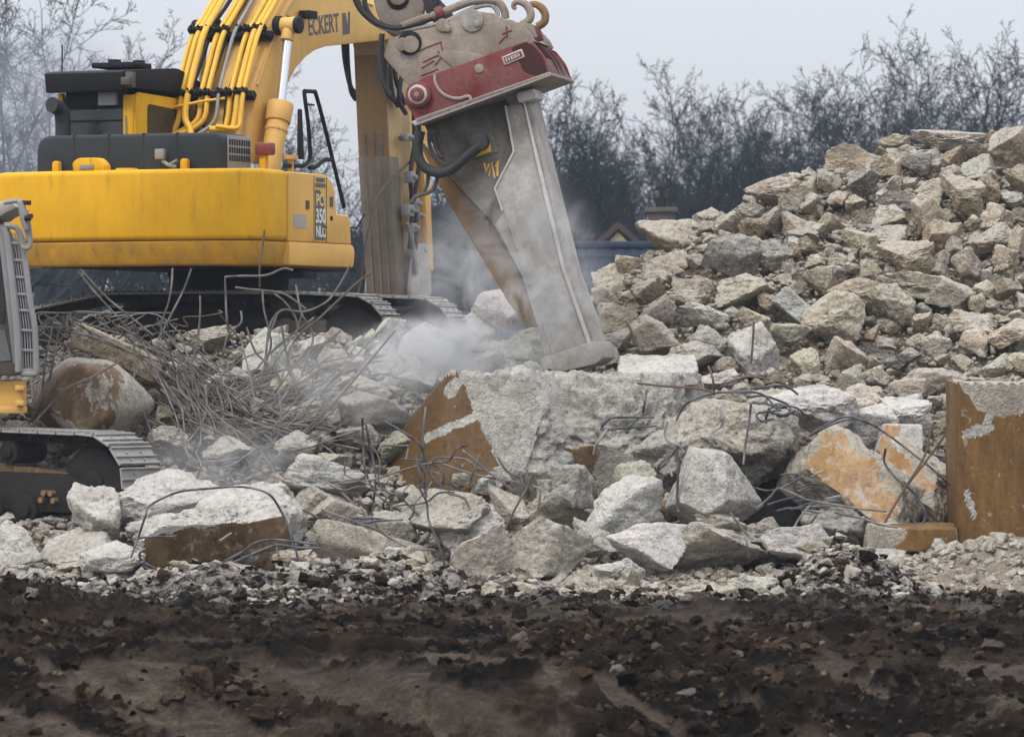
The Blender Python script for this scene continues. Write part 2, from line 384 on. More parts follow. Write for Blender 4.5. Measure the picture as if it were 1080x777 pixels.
def G(x, y):
    """mud ground"""
    x = np.asarray(x, float); y = np.asarray(y, float); n = x.shape; x = x.ravel(); y = y.ravel()
    q = np.stack([x, y, x * 0 + 1.7], 1)
    near = np.clip((y - 20) / 6, 0, 1) * np.clip((62 - y) / 6, 0, 1) * np.clip((14 - abs(x)) / 4, 0, 1)
    bank = np.clip((40.6 + 0.7 * vnoise(np.stack([x * 0.45, x * 0, x * 0 + 9], 1)) - y) / 6.0, 0, 1)
    bank = bank * bank * (3 - 2 * bank)
    z = -2.1 * bank + 0.0 * y
    a = A_; dr = dry(x, y); rough_ = 1 - .80 * dr; s = x * a[1] - y * a[0]; r = x * a[0] + y * a[1]      # scrape marks run down the bank
    streak = fbm(np.stack([s * 2.6, r * 0.45, x * 0 + 5], 1), 4)
    lanes = fbm(np.stack([x * 0.22, y * 1.05, x * 0 + 2], 1), 4)                          # wheel ruts across the picture
    clod = fbm(q * 3.2, 5, 0.56)
    rid = 1 - abs(vnoise(np.stack([x * 1.5, y * 1.2, x * 0 + 7], 1)))
    bw = np.clip((41.3 - y) / 1.2, 0, 1)
    mass = np.clip(fbm(np.stack([s * 0.55, r * 0.38, x * 0 + 12], 1), 3) * 1.5, -0.15, 1)
    fine = fbm(q * 9.0 + 50, 4, .6); big = fbm(np.stack([x * .55, y * .7, x * 0 + 21], 1), 3)
    z = z + near * (bw * (0.05 * streak + 0.14 * mass + (0.060 * clod + .040 * fine) * rough_ - .05 * dr) + (1 - bw) * (0.085 * lanes + (0.095 * clod * (0.3 + rid * 0.7) + .035 * fine) * rough_ - .05 * dr + .10 * np.clip(big, -.1, 1) + .30 * np.clip(big, -.25, 1) * np.clip(1 - np.abs(y - 52.8) / 1.6, 0, 1)))
    # low mound of dark earth at the right, and the heap of soil at the left edge
    def hump(cx, cy, rx, ry, h): return h * np.exp(-((x - cx) / rx) ** 2 - ((y - cy) / ry) ** 2)
    z = z + (hump(3.45, 52.6, 0.55, 0.6, 0.36) + hump(-5.6, 46.5, 1.7, 2.2, 0.42) + hump(-3.4, 42.8, 1.5, 1.0, 0.10)
             + hump(1.2, 42.2, 1.1, 1.0, 0.22) + hump(2.9, 41.9, 0.7, 0.8, 0.16)) * (0.8 + 0.35 * clod)
    z = z + np.clip((y - 53.0) / 6, 0, 1) * -0.25 * near
    return z.reshape(n)

def axis(parts):
    o = [np.arange(a, b, s) for a, b, s in parts]; return np.concatenate(o)
def grid_mesh(name, xs, ys, fn, mat):
    X, Y = np.meshgrid(xs, ys); Z = fn(X, Y)
    V = np.stack([X, Y, Z], -1).reshape(-1, 3); nx, ny = len(xs), len(ys)
    i = (np.arange(ny - 1)[:, None] * nx + np.arange(nx - 1)[None]).ravel()
    return np_mesh(name, V, np.stack([i, i + 1, i + nx + 1, i + nx], 1), mat)

# ground materials
t = NT('dark_mud', 0.9, 0.06); p = t.pos(); lane = t.pos((0.35, 1.5, 1))
def dotp(v):
    x = t.n('ShaderNodeVectorMath', operation='DOT_PRODUCT'); t.put(x.inputs[0], p); x.inputs[1].default_value = v; return x.outputs['Value']
cx_ = t.n('ShaderNodeCombineXYZ'); t.put(cx_.inputs[0], dotp((-.84 * 2.6, -.55 * 2.6, 0))); t.put(cx_.inputs[1], dotp((.55 * .45, -.84 * .45, 0))); dg = cx_.outputs[0]
n1 = t.noise(p, 1.1, 6, 0.65, 0.4); n2 = t.noise(p, 7, 6, 0.7); n3 = t.noise(lane, 1.5, 5, 0.6, 0.3); n4 = t.noise(dg, 1.1, 6, 0.62, 0.5)
c = t.ramp(n1, [(0.38, (0.0030, 0.0020, 0.0012)), (0.52, (0.0130, 0.0078, 0.0038)), (0.68, (0.040, 0.0255, 0.0140))])
gy = t.n('ShaderNodeSeparateXYZ'); t.put(gy.inputs[0], t.pos())
onbank = t.ramp(t.math('MULTIPLY', gy.outputs['Y'], 0.02), [(0.800, 1.0), (0.828, 0.0)])
at_ = t.n('ShaderNodeAttribute', attribute_name='dry_sheet').outputs['Fac']
c = t.mix(t.math('MULTIPLY', at_, .88), c, t.mix(1.0, t.ramp(n4, [(.35, (0.046, 0.034, 0.024)), (.65, (0.100, 0.077, 0.055))]), t.ramp(t.noise(p, 26, 6, .75), [(.32, .35), (.5, .9), (.7, 1.35)]), 'MULTIPLY'))   # drier sand sheets on the bank
c = t.mix(t.math('MULTIPLY', t.ramp(n3, [(0.55, 0.0), (0.66, 1.0)]), 0.5), c, (0.048, 0.034, 0.022))
c = t.mix(t.math('MULTIPLY', t.ramp(t.noise(t.pos((.22, 1.9, 1)), 1.2, 6, .62, .2), [(.60, 0.0), (.66, 1.0)]), 0.75), c, (0.11, 0.088, 0.064))   # dried wheel lanes
far = t.ramp(t.math('MULTIPLY', gy.outputs['Y'], 0.01), [(0.465, 0.0), (0.525, 1.0)])            # cement fines scattered near the rubble
c = t.mix(t.math('MULTIPLY', t.math('MULTIPLY', t.ramp(t.noise(p, 5, 6, 0.75), [(0.46, 0.0), (0.56, 1.0)]), far), 0.8), c, (0.33, 0.30, 0.26))
c = t.mix(t.math('MULTIPLY', t.ramp(t.noise(p, 2.3, 5, 0.7), [(0.66, 0.0), (0.74, 1.0)]), 0.6), c, (0.055, 0.034, 0.012))
c = t.mix(1.0, c, t.ramp(n2, [(0.3, 0.4), (0.55, 1.0), (0.75, 1.5)]), 'MULTIPLY')
M['mud'] = t.fin(c, t.ramp(n3, [(0.4, 0.95), (0.62, 0.75)]), t.bump(t.noise(p, 14, 8, 0.72), 1.0, 0.05))

t = NT('rubble_fines', 0.95, 0.1); p = t.pos()
c = t.ramp(t.noise(p, 0.8, 4, 0.6), [(0.32, (0.25, 0.19, 0.13)), (0.5, (0.33, 0.27, 0.20)), (0.68, (0.38, 0.345, 0.295))])
c = t.mix(1.0, c, t.ramp(t.noise(p, 18, 6, 0.7), [(0.3, 0.5), (0.52, 1.0), (0.75, 1.25)]), 'MULTIPLY')
c = t.mix(t.ramp(t.vor(p, 9, 'DISTANCE_TO_EDGE'), [(0.0, 0.8), (0.08, 0.0)]), c, (0.07, 0.06, 0.05))
M['fines'] = t.fin(c, normal=t.bump(t.math('ADD', t.vor(p, 14), t.noise(p, 20, 6, 0.7)), 1.0, 0.05))

xs = axis([(-600, -60, 60), (-60, -12, 6), (-12, -5.6, 0.16), (-5.6, 5.6, 0.022), (5.6, 12, 0.16), (12, 60, 6), (60, 660, 60)])
ys = axis([(-60, 20, 8), (20, 33, 0.3), (33, 37, 0.08), (37, 43, 0.026), (43, 55, 0.045), (55, 80, 1.0), (80, 200, 20), (200, 1500, 100)])
m = grid_mesh('ground', xs, ys, G, M['mud'])
co = np.zeros(len(m.vertices) * 3, dtype=np.float32); m.vertices.foreach_get('co', co); co = co.reshape(-1, 3).astype(float)
at = m.attributes.new('dry_sheet', 'FLOAT', 'POINT'); at.data.foreach_set('value', (dry(co[:, 0], co[:, 1]) * (np.abs(co[:, 1] - 40) < 14)).astype(np.float32))
tag(link(bpy.data.objects.new('ground', m)), kind='structure')

xs = axis([(-12, -7.6, 0.3), (-7.6, 7.8, 0.05), (7.8, 14.1, 0.3)]); ys = axis([(52.8, 68, 0.05), (68, 77.5, 0.3)])
m = grid_mesh('rubble_heap', xs, ys, lambda X, Y: S(X.ravel(), Y.ravel()).reshape(X.shape) - 0.17 * np.clip((Y - 54) / 2, 0, 1) - .05, M['fines'])
tag(link(bpy.data.objects.new('rubble_heap', m)), kind='structure')

# bed of pale sand in front of the brown block at the right
t = NT('pale_sand', 0.95, 0.1); p = t.pos()
c = t.ramp(t.noise(p, 5, 6, 0.7), [(0.3, (0.22, 0.175, 0.13)), (0.6, (0.36, 0.30, 0.235)), (0.8, (0.47, 0.41, 0.34))])
c = t.mix(1.0, c, t.ramp(t.noise(p, 30, 5, 0.7), [(0.3, .6), (.55, 1.0), (.75, 1.15)]), 'MULTIPLY')
M['sand'] = t.fin(c, normal=t.bump(t.noise(p, 16, 8, 0.75), 1.0, 0.07))
def sandz(X, Y):
    x, y = X.ravel(), Y.ravel(); q = np.stack([x, y, x * 0 + 4.4], 1)
    e = np.clip(1 - ((x - 5.9) / 1.95) ** 2, 0, 1) ** 0.4
    prof = np.clip((y - 51.4) / 2.6, 0, 1); prof = prof * (0.55 + 0.45 * prof)
    return (-0.2 + e * (0.2 + 0.50 * prof) + 0.10 * fbm(q * 2.4, 5, .6) + 0.03 * fbm(q * 8, 3)).reshape(X.shape)
m = grid_mesh('sand', np.arange(3.5, 9.0, 0.04), np.arange(51.2, 55.6, 0.04), sandz, M['sand'])
tag(link(bpy.data.objects.new('sand', m)), kind='structure')

# ------------------------------------------------------------------ bare winter trees
t = NT('haze_tinted_bark', 0.95, 0.1); p = t.pos()
M['bark'] = t.fin(t.mix(t.noise(p, 3, 4), (0.022, 0.027, 0.034), (0.046, 0.052, 0.060)))  # blue of the distant haze mixed into the bark colour

def seg_mesh(name, segs, n, mat):
    a = np.array(segs, dtype=np.float64)                     # p0(3) p1(3) r0 r1
    p0, p1, r0, r1 = a[:, 0:3], a[:, 3:6], a[:, 6], a[:, 7]
    d = p1 - p0; d /= np.maximum(np.linalg.norm(d, axis=1, keepdims=True), 1e-6)
    up = np.where(np.abs(d[:, 2:3]) > 0.9, np.array([[1., 0, 0]]), np.array([[0, 0, 1.]]))
    x = np.cross(d, up); x /= np.linalg.norm(x, axis=1, keepdims=True); y = np.cross(d, x)
    V = np.zeros((len(a), 2, n, 3))
    for k in range(n):
        e = x * math.cos(2 * math.pi * k / n) + y * math.sin(2 * math.pi * k / n)
        V[:, 0, k] = p0 + e * r0[:, None]; V[:, 1, k] = p1 + e * r1[:, None]
    b = np.arange(len(a))[:, None] * (2 * n); k = np.arange(n)[None]
    Fc = np.stack([b + k, b + (k + 1) % n, b + n + (k + 1) % n, b + n + k], -1).reshape(-1, 4)
    return np_mesh(name, V.reshape(-1, 3), Fc, mat)

def grow_tree(seed, H, fan=False, dense=1.0):
    rng = random.Random(seed); trunk, crown = [], []
    def branch(p, d, length, r, lev, upb):
        n = (9, 7, 5, 3, 2)[lev]; step = length / n; rr = r; kids = []
        for i in range(n):
            w = (0.05, 0.11, 0.17, 0.22, 0.26)[lev]
            d = (d + Vector((rng.gauss(0, w), rng.gauss(0, w), rng.gauss(0, w) + upb))).normalized()
            q = p + d * step; r2 = max(r * (1 - (i + 1) / n * 0.75), 0.0075)
            (trunk if lev == 0 else crown).append((*p, *q, rr, r2))
            kids.append((q, d.copy(), r2, (i + 1) / n)); p, rr = q, r2
        if lev == 4: return
        cnt = (int((13 if fan else 12) * dense), int(14 * dense), int(8 * dense), 5)[lev]
        lo = (0.35 if fan else 0.40, 0.18, 0.12, 0.1)[lev]
        for k in range(cnt):
            f = lo + (1 - lo) * (k + rng.random() * 0.8) / cnt
            q, dd, r2, _ = kids[min(n - 1, int(f * n))]
            ax = dd.orthogonal().normalized(); ax.rotate(Matrix.Rotation(rng.uniform(0, 6.283), 3, dd))
            ang = R((rng.uniform(8, 44) if fan else rng.uniform(16, 62) * (1.15 - .5 * f)) if lev == 0 else rng.uniform(22, 50))
            nd = dd.copy(); nd.rotate(Matrix.Rotation(ang, 3, ax))
            L = length * ((2.2 if fan else 1.15), 0.34, 0.38, 0.46)[lev] * ((1.12 - .40 * ang / R(50) if lev == 0 else 1.12 - 0.45 * f)) * rng.uniform(0.84, 1.0)
            branch(q, nd, L, max(r2 * (0.60 if lev else 0.56), 0.0075), lev + 1, ((0.05, 0.05, 0.03, 0.01) if fan else (0.02, 0.03, 0.02, 0.0))[lev])
    # a short bole, then long limbs that fan out into a rounded crown
    branch(Vector((0, 0, -0.3)), Vector((rng.gauss(0, .04), rng.gauss(0, .04), 1)), H * (0.46 if not fan else 0.28), H * 0.021, 0, 0.06)
    return trunk, crown

PROTO = []
for k, (H, fan, de) in enumerate([(13, False, 1.0), (13, False, 1.12), (12, True, 1.05), (12.5, True, 1.0), (13, False, .95), (8, False, 1.0), (12, True, 1.1)]):
    a, b = grow_tree(100 + k, H, fan, de)
    zt = float(np.percentile([s[5] for s in b], 99.0))
    PROTO.append((seg_mesh('trunk', a, 7, M['bark']), seg_mesh('crown', b, 3, M['bark']), zt))

def tree(k, px, top, d, rz, label, sx=1.0):
    tm, cm, zt = PROTO[k]
    h = CZ - (top - 388.5) * d / F; s = h / zt
    r = thing('bare_tree', label, 'tree', ((px - 540) * d / F, d, 0.0), rz, 'bare winter trees behind the site')
    r.scale = (s * sx, s * sx, s)
    link(bpy.data.objects.new('trunk', tm), r); link(bpy.data.objects.new('crown', cm), r)
TREES = [
 (0, -10, -75, 118, 0.3, 'tall bare tree with its trunk at the left edge of the photo', 1.0),
 (4, 42, -48, 126, 1.9, 'leaning bare tree rising behind the dark cab roof, second from the left edge', 1.0),
 (1, 100, 40, 140, 2.2, 'thin bare tree just right of the leaning one, behind the cab roof', .9),
 (5, 165, 110, 150, 0.4, 'low bare tree hidden behind the cab and the charcoal hood', 1.1),
 (0, 318, 88, 135, 1.0, 'pale bare tree seen between boom cylinder and black handrail', .9),
 (4, 365, 140, 128, 2.6, 'bare tree in the gap left of the muddy dipper arm', 1.0),
 (5, 405, 175, 124, 0.9, 'low bare tree directly behind the muddy dipper arm', 1.2),
 (1, 470, 150, 128, 0.1, 'bare tree behind the rusty edge of the ripper shank', 1.0),
 (0, 560, 105, 134, 4.1, 'bare tree hidden behind the grey ripper shank', 1.0),
 (2, 598, 92, 142, 2.0, 'dense bare tree just right of the red ripper head', .85),
 (1, 640, 96, 134, 5.2, 'round crowned bare tree above the brick gable roof', .95),
 (4, 678, 112, 146, 0.8, 'bare tree behind the chimney', .95),
 (0, 712, 84, 137, 3.3, 'highest round crowned bare tree just right of the chimney', .85),
 (1, 752, 98, 132, 1.3, 'bare tree above the right end of the long flat slab', .85),
 (3, 790, 120, 145, 4.5, 'short fan shaped bare tree in the dip of the tree line', .8),
 (4, 826, 112, 136, 2.9, 'bare tree rising behind the left slope of the rubble heap', .85),
 (2, 862, 94, 141, 0.5, 'fan shaped bare tree behind the upper left of the heap', .8),
 (3, 905, 78, 133, 1.7, 'fan shaped bare tree left of the two tallest at the right', .8),
 (6, 958, 54, 138, 3.8, 'tallest fan shaped bare tree behind the heap crest', .95),
 (2, 1012, 50, 134, 5.0, 'broad fan shaped bare tree above the flat rock on the crest', .95),
 (3, 1062, 60, 140, 2.4, 'fan shaped bare tree at the right edge of the photo', .9),
 (6, 1120, 72, 136, 0.9, 'fan shaped bare tree reaching in from beyond the right edge', .9),
 (5, 505, 205, 112, 3.0, 'low bare tree in the dusty gap left of the shank tip', 1.3),
 (5, 655, 190, 122, 5.6, 'low bare tree between brick gable and ripper shank', 1.2),
 (5, 735, 185, 121, 1.2, 'low bare tree close behind the chimney', 1.2)]
TREES += [
 (1, 545, 150, 156, .7, 'far bare tree dimly seen left of the brick gable', 1.1), (0, 585, 128, 160, 2.2, 'far bare tree filling the gap beside the red ripper head', 1.0), (6, 622, 128, 158, 4.0, 'far bare tree between the two round crowned ones above the gable', 1.1),
 (1, 668, 134, 162, 5.1, 'far bare tree dimly seen above the chimney cap', 1.1), (0, 735, 126, 157, 3.1, 'far bare tree filling the gap right of the chimney', 1.1), (4, 772, 138, 163, 1.4, 'far bare tree at the lowest dip of the tree line', 1.1),
 (2, 808, 136, 160, .2, 'far bare tree dimly seen over the left shoulder of the heap', 1.1), (6, 886, 110, 158, 2.7, 'far bare tree behind the fan shaped ones left of the crest', 1.1), (3, 935, 92, 162, 4.4, 'far bare tree filling the gap left of the tallest fan shaped one', 1.1),
 (2, 985, 84, 157, 1.0, 'far bare tree between the two tallest fan shaped ones', 1.1), (6, 1038, 84, 160, 5.5, 'far bare tree dimly seen behind the top right boulder', 1.1), (0, 440, 190, 150, 1.6, 'far bare tree right of the muddy dipper arm', 1.1)]
for a in TREES: tree(*a)

# far undergrowth that closes the view below the crowns
rng = np.random.default_rng(7)
n = 34000
t_ = np.stack([rng.uniform(-15, 17, n), rng.uniform(146, 156, n), rng.uniform(0, 1, n)], 1)
hh = 6.3 + 1.3 * fbm(np.stack([t_[:, 0] * 0.5, t_[:, 0] * 0, t_[:, 0] * 0 + 3], 1), 3)
t_[:, 2] = t_[:, 2] ** 1.25 * np.maximum(hh, 1)
dv = rng.normal(0, 1, (n, 3)) * np.array([0.5, 0.5, 0.4]) + np.array([0, 0, 0.55]); ln = rng.uniform(0.3, 1.1, n)
dv = dv / np.linalg.norm(dv, axis=1, keepdims=True) * ln[:, None]
seg = np.concatenate([t_, t_ + dv, np.full((n, 1), 0.030), np.full((n, 1), 0.016)], 1)
t = NT('undergrowth_twigs', 0.95, 0.1)
M['under'] = t.fin(t.mix(t.noise(t.pos(), 0.6, 3), (0.020, 0.026, 0.032), (0.042, 0.048, 0.052)))
o = link(bpy.data.objects.new('undergrowth', seg_mesh('undergrowth', seg, 3, M['under'])))
tag(o, 'dark bluish thicket of undergrowth below the bare trees', 'undergrowth', kind='stuff')

# ------------------------------------------------------------------ house behind the heap
t = NT('blue_roof_tiles', 0.75, 0.12); p = t.pos()
M['tile'] = t.fin(t.mix(t.noise(p, 3, 3), (0.012, 0.019, 0.030), (0.028, 0.040, 0.060)))
t = NT('yellow_brick', 0.9, 0.2)
br = t.n('ShaderNodeTexBrick'); t.put(br.inputs['Vector'], t.pos((1, 1, 1), (R(90), 0, 0))); br.inputs['Scale'].default_value = 4.0
br.inputs['Color1'].default_value = (0.40, 0.345, 0.22, 1); br.inputs['Color2'].default_value = (0.34, 0.29, 0.18, 1); br.inputs['Mortar'].default_value = (0.20, 0.18, 0.155, 1)
M['brick'] = t.fin(br.outputs[0])
M['barge'] = paint_mat('brown_bargeboard', (0.030, 0.010, 0.012), 0.2)
M['roof_brown'] = paint_mat('red_brown_tiles', (0.060, 0.030, 0.026), 0.4, (0.04, 0.03, 0.028))
M['chim'] = paint_mat('dark_red_chimney', (0.055, 0.028, 0.032), 0.3)
d1, d2 = 108.0, 114.0
hs_ = thing('house', 'house with glossy dark blue tiled roof and yellow brick gable behind the heap', 'house', P(690, 500, d1))
hl = hs_.location.copy(); hl.z = 0; hs_.location = hl
def HL(px, py, d): return P(px, py, d) - hl
zr = P(0, 262, d1).z; ze = 3.0
# front roof slope: pantile courses as a rippled sheet
nx, ny = 260, 96
xx = np.linspace(-3.4, 5.6, nx); vv = np.linspace(0, 1, ny)
X, Vv = np.meshgrid(xx, vv)
rows = 8; fr = (Vv * rows) % 1.0
rip = 0.035 * np.abs(np.sin((X / 0.30) * math.pi + np.floor(Vv * rows) * 0.0)) + 0.045 * fr
Y = -2.6 * Vv; Z = zr + (ze - zr) * Vv
Vt = np.stack([X, Y - rip * 0.6, Z + rip * 0.8], -1).reshape(-1, 3)
i = (np.arange(ny - 1)[:, None] * nx + np.arange(nx - 1)[None]).ravel()
rm = np_mesh('roof', Vt, np.stack([i, i + nx, i + nx + 1, i + 1], 1), M['tile'])
roof = link(bpy.data.objects.new('roof', rm), hs_)
MB().tube([(-3.4, 0, zr + .05), (5.6, 0, zr + .05)], 0.11, 10, 0).build('ridge', M['tile'], roof)
MB().prism([(-0.02, zr - .05), (4.4, ze), (4.3, ze - .12), (-0.02, zr - .2)], -3.4, 5.6, 'x').build('roof', M['roof_brown'], hs_)
MB().box((1.1, 1.0, ze / 2), (8.6, 6.6, ze)).build('wall', M['brick'], hs_)
# brick gable dormer behind the ridge
ap, lf, rt = HL(652, 239, d2), HL(617, 273, d2), HL(688, 273, d2)
MB().prism([(lf.x + .1, 2), (lf.x + .1, lf.z - .1), (ap.x, ap.z - .12), (rt.x - .1, rt.z - .1), (rt.x - .1, 2)], ap.y, ap.y + .3, 'y').build('gable_wall', M['brick'], hs_)
for e in (lf, rt):
    s = 1 if e is rt else -1
    MB().prism([(ap.x - .0 * s, ap.z + .06), (e.x + .12 * s, e.z + .02), (e.x + .12 * s, e.z - .07), (ap.x, ap.z - .05)], ap.y - .10, ap.y - .04, 'y').build('bargeboard', M['barge'], hs_)
    MB().prism([(ap.x, ap.z + .12), (e.x + .15 * s, e.z + .05), (e.x + .15 * s, e.z - .02), (ap.x, ap.z + .03)], ap.y - .06, ap.y + 5.5, 'y').build('gable_roof', M['roof_brown'], hs_)
cc = HL(697, 225, d2 + 2.5)
ch = MB().box((cc.x, cc.y, cc.z - 1.5), (0.62, 0.62, 3.0)).build('chimney', M['chim'], hs_)
MB().box((cc.x, cc.y, cc.z + .07), (0.76, 0.76, 0.12)).build('cap', M['steel_mud'], ch, .02)
MB().cyl((cc.x, cc.y, cc.z + .13), (cc.x, cc.y, cc.z + .36), .13, .15).cyl((cc.x, cc.y, cc.z + .36), (cc.x, cc.y, cc.z + .62), .05).box((cc.x, cc.y, cc.z + .58), (.24, .12, .10)).build('pot', M['steel_dark'], ch)

# ------------------------------------------------------------------ writing
def text_mesh(body, size, mat, name, parent, Mx, extrude=0.004, sx=1.0, bold=0.0):
    cu = bpy.data.curves.new(name, 'FONT'); cu.body = body; cu.size = size; cu.extrude = extrude
    cu.align_x = 'CENTER'; cu.align_y = 'CENTER'; cu.offset = bold; cu.resolution_u = 6
    o = bpy.data.objects.new(name, cu); COL.objects.link(o)
    me = bpy.data.meshes.new_from_object(o.evaluated_get(bpy.context.evaluated_depsgraph_get()))
    bpy.data.objects.remove(o); bpy.data.curves.remove(cu)
    me.transform(Mx @ Matrix.Diagonal((sx, 1, 1, 1))); me.materials.clear(); me.materials.append(mat)
    return link(bpy.data.objects.new(name, me), parent)
def frame_M(loc, right, up):
    r = Vector(right).normalized(); u = Vector(up).normalized(); n = r.cross(u).normalized(); u = n.cross(r)
    m = Matrix((r, u, n)).transposed().to_4x4(); m.translation = loc; return m

# ------------------------------------------------------------------ crawler tracks
def track(parent, cx, half, width, path, y_mid, frame_poly, rollers, idlers, name='track', pitch=0.216, double=True, grouser=0.03, rot=None):
    """path: closed outline (along, up) of the chain; runs along local y, width along local x"""
    tr = bpy.data.objects.new(name, None); link(tr, parent); tr.location = (cx, 0, 0)
    pts = [Vector((0, a, b)) for a, b in path]; pts.append(pts[0]); seglen = [0]
    for a, b in zip(pts, pts[1:]): seglen.append(seglen[-1] + (b - a).length)
    total = seglen[-1]; n = int(total / pitch); shoes, linkb = MB(), MB()
    def at(s):
        s %= total
        k = max(i for i in range(len(seglen) - 1) if seglen[i] <= s)
        u = (s - seglen[k]) / (seglen[k + 1] - seglen[k]); return pts[k].lerp(pts[k + 1], u)
    for i in range(n):
        s = i * total / n; c = at(s); t_ = (at(s + 0.06) - at(s - 0.06)).normalized()
        nrm = Vector((0, -t_.z, t_.y)) * -1
        m3 = Matrix((Vector((1, 0, 0)), t_, Vector((1, 0, 0)).cross(t_))).transposed()
        nz = m3.col[2]; sg = 1 if nz.dot(c - Vector((0, y_mid, 0.55))) > 0 else -1
        o = nz * sg
        shoes.box(c, (width, pitch * 0.93, 0.022), m3)
        for k in ((-0.42, 0.05, 0.42) if double else (-0.42,)):
            shoes.box(c + t_ * (pitch * k) + o * grouser * 0.6, (width, 0.022, grouser), m3)
        for bx in (-.13, .13):
            for by in (-.18, .22):
                shoes.cyl(c + Vector((bx, 0, 0)) + t_ * pitch * by + o * .008, c + Vector((bx, 0, 0)) + t_ * pitch * by + o * .03, .017, n=6)
        for bx in (-.10, .10):
            linkb.box(c + Vector((bx, 0, 0)) - o * 0.065, (0.05, pitch * 1.02, 0.10), m3)
        linkb.cyl(c + Vector((-.16, 0, 0)) - o * .065 + t_ * pitch * .45, c + Vector((.16, 0, 0)) - o * .065 + t_ * pitch * .45, .03, n=8)
    shoes.build('shoes', M['shoe'], tr, .003, 1); linkb.build('chain', M['steel_dark'], tr)
    fr = MB().prism(frame_poly, -half, half)
    fr.build('side_frame', M['steel_dark'], tr, .03)
    for (a, b, r) in rollers:
        MB().cyl((-half - .06, a, b), (half + .06, a, b), r, n=20).cyl((-half - .10, a, b), (half + .10, a, b), r * .55, n=16).build('roller', M['steel_dark'], tr, .008)
    for (a, b, r) in idlers:
        MB().cyl((-.09, a, b), (.09, a, b), r, n=36).cyl((-.17, a, b), (.17, a, b), r * .86, n=36).cyl((-.21, a, b), (.21, a, b), r * .34, n=24).build('idler', M['steel_dark'], tr, .012)
    return tr

def loop_path(front, rear, r_f, r_r, zf, zr, n=10, top_lift=0.0, mids=()):
    """outline round two wheels: front (+) at height zf radius r_f, rear at zr radius r_r"""
    o = []
    for i in range(n + 1):
        a = math.pi / 2 - math.pi * i / n; o.append((front + r_f * math.cos(a), zf + r_f * math.sin(a)))
    for i in range(n + 1):
        a = -math.pi / 2 - math.pi * i / n; o.append((rear + r_r * math.cos(a), zr + r_r * math.sin(a)))
    o += list(mids)
    return o

# ------------------------------------------------------------------ yellow excavator
TH = R(24); CT, ST = math.cos(TH), math.sin(TH)
XD, XX, XZ = 64.5, -3.706, 2.30
ex = thing('excavator', 'yellow crawler excavator with dark hood standing on the rubble behind the bent rods', 'excavator', (XX, XD, XZ), -TH)
def inv(px, py, X):
    """(forward, up) on the machine plane X that is seen at a picture position"""
    Y = (F * (XX + X * CT) - (px - 540) * (XD - X * ST)) / ((px - 540) * CT - F * ST)
    d = XD - X * ST + Y * CT
    return (Y, CZ - (py - 388.5) * d / F - XZ)

def rounded(poly, rad, n=5):
    """round the corners of a closed 2-D outline; rad is one radius or one per corner"""
    o = []; k = len(poly); rad = rad if isinstance(rad, (list, tuple)) else [rad] * k
    for i in range(k):
        a, b, c = Vector(poly[i - 1]), Vector(poly[i]), Vector(poly[(i + 1) % k]); r = rad[i]
        if r <= 0: o.append(tuple(b)); continue
        u = (a - b); w = (c - b); r1 = min(r, u.length * .48, w.length * .48); u = u.normalized() * r1; w = w.normalized() * r1
        for j in range(n + 1):
            s = j / n; o.append(tuple((b + u) * (1 - s) ** 2 + b * 2 * s * (1 - s) + (b + w) * s * s))
    return o

# counterweight
plan = [(-2.02, -1.95), (-2.02, -2.72), (-1.2, -2.90), (0, -2.97), (1.2, -2.92), (1.85, -2.78), (1.85, -1.95)]
plan_r = rounded(plan, [0, .28, .5, .5, .5, .22, 0])
low = [(x * (0.985), y * 0.99 if y < -2 else y) for x, y in plan_r]
low2 = [(x * (0.95), y * 0.955 if y < -2 else y) for x, y in plan_r]
cw = MB().prism(plan_r, 1.700, 2.59, 'z').build('counterweight', M['yellow'], ex, .07, 4)
MB().prism(low2, 1.385, 1.694, 'z', poly2=low).build('lower_lip', M['yellow_lip'], cw, .035, 3)
for (x, w) in ((-1.22, .10), (.62, .10)):
    MB().prism(rounded([(x - w / 2, 2.585), (x - w / 2, 2.74), (x + w / 2, 2.74), (x + w / 2, 2.585)], [0, .05, .05, 0]), -2.45, -2.35, 'y').build('lifting_eye', M['yellow'], cw, .02)
MB().prism(rounded([(-.72, 2.585), (-.74, 2.69), (-.66, 2.75), (-.36, 2.75), (-.27, 2.66), (-.27, 2.585)], [0, .04, .05, .05, .04, 0]), -2.88, -2.70, 'y').build('lamp_hood', M['yellow'], cw, .02)
MB().box((-.52, -2.885, 2.635), (.20, .02, .06)).build('work_lamp', M['lens'], cw, .006)
MB().box((-.02, -2.75, 2.60), (.24, .16, .03)).build('cover', M['yellow'], cw, .01)

# right side: tool box and engine door panels
side = rounded([(-1.945, 1.70), (-1.945, 2.575), (-.86, 2.575), (-.62, 2.46), (-.56, 2.08), (-.18, 2.075), (-.12, 1.70)], [0, .03, .18, .16, .03, .05, 0])
sp_ = MB().prism(side, 0.75, 1.845).build('side_panel', M['yellow_side'], ex, .03, 3)
MB().prism(rounded([(-1.945, 1.40), (-1.945, 1.693), (-.125, 1.693), (-.06, 1.62), (-.10, 1.40)], [.02, 0, .04, .08, .06]), 0.75, 1.865).build('lower_panel', M['yellow_side'], ex, .02, 2)
for y in (-1.22, -.86): MB().box((1.846, y, 2.12), (.006, .014, .84)).build('panel_seam', M['steel_mud'], sp_)
MB().box((1.848, -1.62, 1.96), (.008, .36, .17)).build('reflector', M['grey_plate'], sp_)
MB().box((1.85, -1.41, 2.17), (.012, .09, .11)).build('door_latch', M['steel_mud'], sp_)
MB().cyl((1.845, -.72, 2.02), (1.857, -.72, 2.02), .03).build('lock', M['steel_dark'], sp_)
